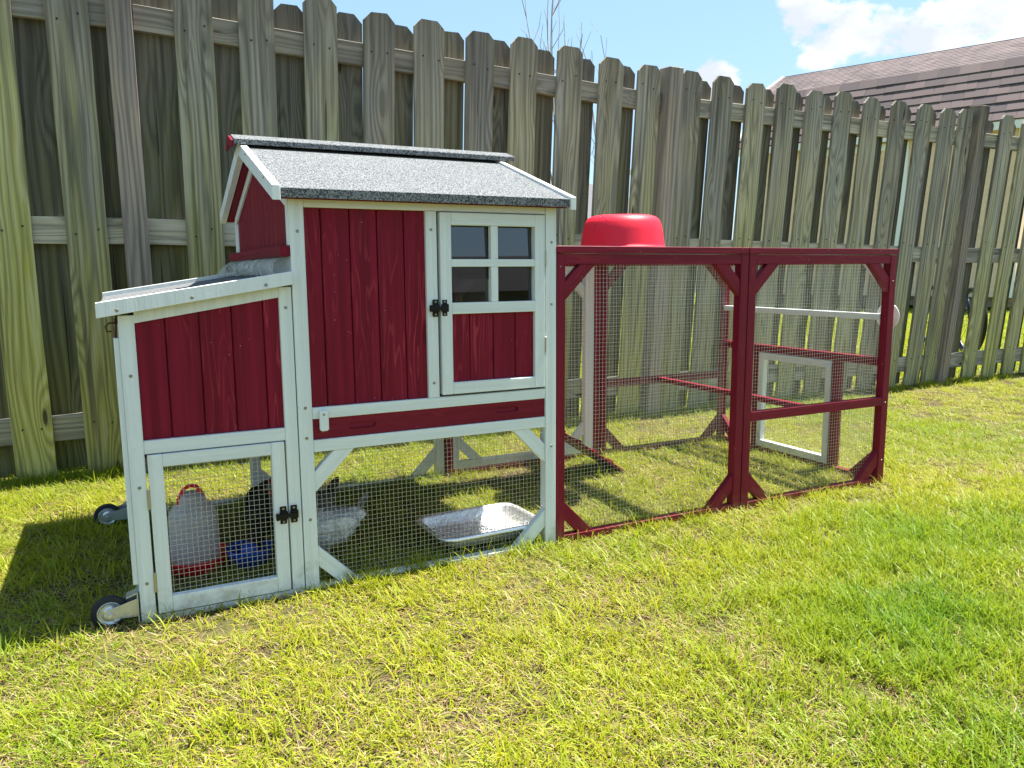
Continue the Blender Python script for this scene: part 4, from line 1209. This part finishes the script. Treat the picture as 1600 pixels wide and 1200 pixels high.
for r_ in range(13): 
    for k in range(24):
        a = -.2+(Lsh+.4)*k/24
        slope_quad(bm, a, a+(Lsh+.4)/24-.01, K_, G_, r_/13, (r_+1)/13, .007+sh_rs.uniform(0, .003), .002)
o = link('upper_shingles', bm_to(bm, 'us'), SHING2, shed, SM); o['kind'] = 'stuff'
bm = bmesh.new()
slope_quad(bm, -.2, Lsh+.2, A_, K_, 0, 1, .001, .001); slope_quad(bm, -.2, Lsh+.2, K_, G_, 0, 1, .001, .001)
slope_quad(bm, -.2, Lsh+.2, (W-.75, kz), G_, 0, 1, -.02, -.02); slope_quad(bm, -.2, Lsh+.2, (W+.18, ez-.15), (W-.75, kz), 0, 1, -.02, -.02)
link('roof_deck', bm_to(bm, 'deck'), SHING2, shed, SM)
for (P0, P1) in ((A_, K_), (K_, G_), ((W+.18, ez-.15), (W-.75, kz)), ((W-.75, kz), G_)):
    stick('rake_board', SM @ Vector((-.22, P0[0], P0[1]-.05)), SM @ Vector((-.22, P1[0], P1[1]-.05)), .16, .04, TRIM, shed, (0, 0, 1))
    stick('rake_board', SM @ Vector((Lsh+.22, P0[0], P0[1]-.05)), SM @ Vector((Lsh+.22, P1[0], P1[1]-.05)), .16, .04, TRIM, shed, (0, 0, 1))
sbox('fascia', -.2, Lsh+.2, -.19, -.15, ez-.30, ez-.16, TRIM)

# neighbour's house seen through the slits
def house(name, c, hx, hy, wz, rz, yaw, wmat, rmat, label):
    h = empty(name, (c[0], c[1], 0), label, 'house')
    HM = Matrix.Translation((c[0], c[1], 0)) @ Matrix.Rotation(yaw, 4, 'Z')
    w_ = link('wall', box_mesh(2*hx, 2*hy, wz, 0), wmat, h, HM @ Matrix.Translation((0, 0, wz/2)))
    n = int(2*hx/3)
    for s in (-1, 1):
        for k in range(n):
            x = -hx + (k+.5)*2*hx/n
            f = link('window', box_mesh(1.2, .08, 1.3, 0), TRIM, h, HM @ Matrix.Translation((x, s*(hy+.03), 1.6)))
            link('pane', box_mesh(1.0, .02, 1.1, 0), PANEF, f, HM @ Matrix.Translation((x, s*(hy+.08), 1.6)))
    bm = bmesh.new(); e = .5
    A = [bm.verts.new(p) for p in ((-hx-e, -hy-e, wz-.05), (hx+e, -hy-e, wz-.05), (hx+e, hy+e, wz-.05), (-hx-e, hy+e, wz-.05), (-hx+hy*.6, 0, rz), (hx-hy*.6, 0, rz))]
    for f in ((0, 1, 5, 4), (1, 2, 5), (2, 3, 4, 5), (3, 0, 4), (0, 3, 2, 1)): bm.faces.new([A[i] for i in f])
    link('roof', bm_to(bm, 'roof'), rmat, h, HM)
    return h
PANEF = simple('dark_window_glass', (.03, .035, .04), .05)
SIDING = simple('pale_siding', (.62, .62, .60), .7, 0, None, .05)
GROOF = simple('grey_roof', (.10, .10, .11), .9, 0, None, .2)
house('house', (10.5, 27, 0), 9, 4, 2.7, 4.6, R(-8), SIDING, GROOF, 'low pale house with grey roof glimpsed through gaps in the fence')
house('house', (18, -40, 0), 15, 6, 2.9, 5.3, R(5), simple('grey_siding', (.10, .095, .11), .85), simple('dark_roof', (.03, .028, .03), .9, 0, None, .2), 'grey house with dark hipped roof across the yard behind the photographer')

# bare twiggy sapling
def sapling(x, y, label, seed, hts):
    t_ = empty('bare_sapling', (x, y, 0), label, 'tree', 'leafless saplings behind the fence')
    r_ = random.Random(seed)
    tube('trunk', [(x, y, 0), (x+.02, y, .5), (x+.01, y+.03, 1.0), (x-.02, y, 1.5)], [.03, .026, .022, .018], BARK, t_, 8)
    for (dx, h) in hts:
        bm = bmesh.new(); p = Vector((x-.02, y, 1.4+r_.uniform(-.3, .2))); pts_ = [p.copy()]; tgt = Vector((x+dx, y+r_.uniform(-.3, .3), h))
        ax = [p.lerp(tgt, k/8) + Vector((math.sin(k*.9+dx*7)*.03 + dx*.25*math.sin(math.pi*k/8), 0, 0)) for k in range(9)]
        ax[0] = p
        tube_bm(bm, ax, [.009-.0009*k for k in range(9)], 5)
        for q in range(7):
            k = r_.randint(3, 7); s_ = r_.choice((-1, 1)); L = r_.uniform(.15, .42)
            tube_bm(bm, [ax[k], ax[k]+Vector((s_*L*.28, r_.uniform(-.1, .1), L*.55)), ax[k]+Vector((s_*L*.36, r_.uniform(-.1, .1), L))], [.0035, .0028, .0015], 4)
        link('branch', bm_to(bm, 'branch'), BARK, t_)
BARK = simple('pale_bark', (.30, .27, .25), .9, 0, None, .2)
def at_depth(px, py, Y):
    d = fwd + rgt*((px-800)/F_PX) - upv*((py-600)/F_PX); t_ = (Y-CAM.y)/d.y; return CAM + d*t_
q = at_depth(868, 60, 4.2)
sapling(q.x, 4.2, 'leafless sapling with tall thin twigs rising highest above the fence', 2, [(-.16, 3.55), (-.09, 3.5), (-.02, 3.62), (.06, 3.7), (.16, 3.3), (.20, 3.0), (.13, 2.85)])
q = at_depth(950, 90, 4.6)
sapling(q.x, 4.6, 'shorter leafless sapling just right of the tall twiggy one', 9, [(-.22, 2.9), (-.10, 2.95), (.03, 3.1), (.13, 2.8)])

# bicycle behind the fence
def bicycle():
    b = at_depth(1512, 500, 5.0)
    # wheel touches the ground at about 7.5 m
    d = fwd + rgt*((1512-800)/F_PX) - upv*((556-600)/F_PX); t_ = -CAM.z/d.z; g = CAM + d*t_
    view = Vector((g.x-CAM.x, g.y-CAM.y, 0)).normalized()
    ax = Matrix.Rotation(R(22), 3, 'Z') @ view        # rolling direction, pointing nearly away
    root = empty('bicycle', tuple(g), 'navy blue bicycle standing on the far lawn seen between the pickets', 'bicycle')
    side = Vector((-ax.y, ax.x, 0))
    def wheel_(c):
        fr = Matrix((ax, Vector((0, 0, 1)), ax.cross(Vector((0, 0, 1))))).transposed().to_4x4(); w0 = Matrix.Translation(c) @ fr
        bm = bmesh.new(); tube_bm(bm, [(.31*math.cos(k*math.pi/20), .31*math.sin(k*math.pi/20), 0) for k in range(41)], .024, 8, False)
        o = link('wheel', bm_to(bm, 'wheel', True), RUBBER, root, w0)
        bm = bmesh.new()
        tube_bm(bm, [(.285*math.cos(k*math.pi/20), .285*math.sin(k*math.pi/20), 0) for k in range(41)], .012, 6, False)
        for k in range(16): tube_bm(bm, [(0, 0, 0), (.28*math.cos(k*math.pi/8), .28*math.sin(k*math.pi/8), 0)], .0016, 4)
        link('rim', bm_to(bm, 'rim', True), NAVY, o, w0)
    c1 = g + Vector((0, 0, .334)); c2 = c1 + ax*1.0
    wheel_(c1); wheel_(c2)
    up = Vector((0, 0, 1)); head = c1 + ax*.22 + up*.50; seat = c1 + ax*.72 + up*.48; bb = c1 + ax*.58 - up*.04
    bm = bmesh.new()
    for p, q_ in ((head, seat), (head, bb), (seat, bb), (seat, c2), (bb, c2), (head - up*.08, c1)): tube_bm(bm, [p, q_], .017, 8)
    link('frame', bm_to(bm, 'frame', True), NAVY, root)
    bm = bmesh.new(); tube_bm(bm, [head, head+up*.14, head+up*.16+side*.01], .013, 8); tube_bm(bm, [head+up*.16-side*.28, head+up*.16, head+up*.16+side*.28], .012, 8)
    link('handlebar', bm_to(bm, 'bar', True), BLACKP, root)
    bm = bmesh.new(); tube_bm(bm, [seat, seat+up*.12], .012, 8); tube_bm(bm, [seat+up*.13-ax*.13, seat+up*.14, seat+up*.13+ax*.12], [.02, .05, .07], 10)
    link('saddle', bm_to(bm, 'saddle', True), BLACKP, root)
bicycle()
# green bin by the shed
d = fwd + rgt*((1420-800)/F_PX) - upv*((470-600)/F_PX); g = CAM + d*(-CAM.z/d.z)*.8; g.z = 0
bn = empty('green_bin', tuple(g), 'small bright green plastic bin with lid seen between pickets near shed', 'bin')
lathe('tub', [(0, .02), (.20, .02), (.26, .62), (.28, .64), (.27, .66), (.24, .62), (0, .60)], GREENP, bn, Matrix.Translation(g), 24)
lathe('lid', [(.29, .655), (.29, .70), (.20, .74), (0, .75)], GREENP, bn, Matrix.Translation(g), 24)
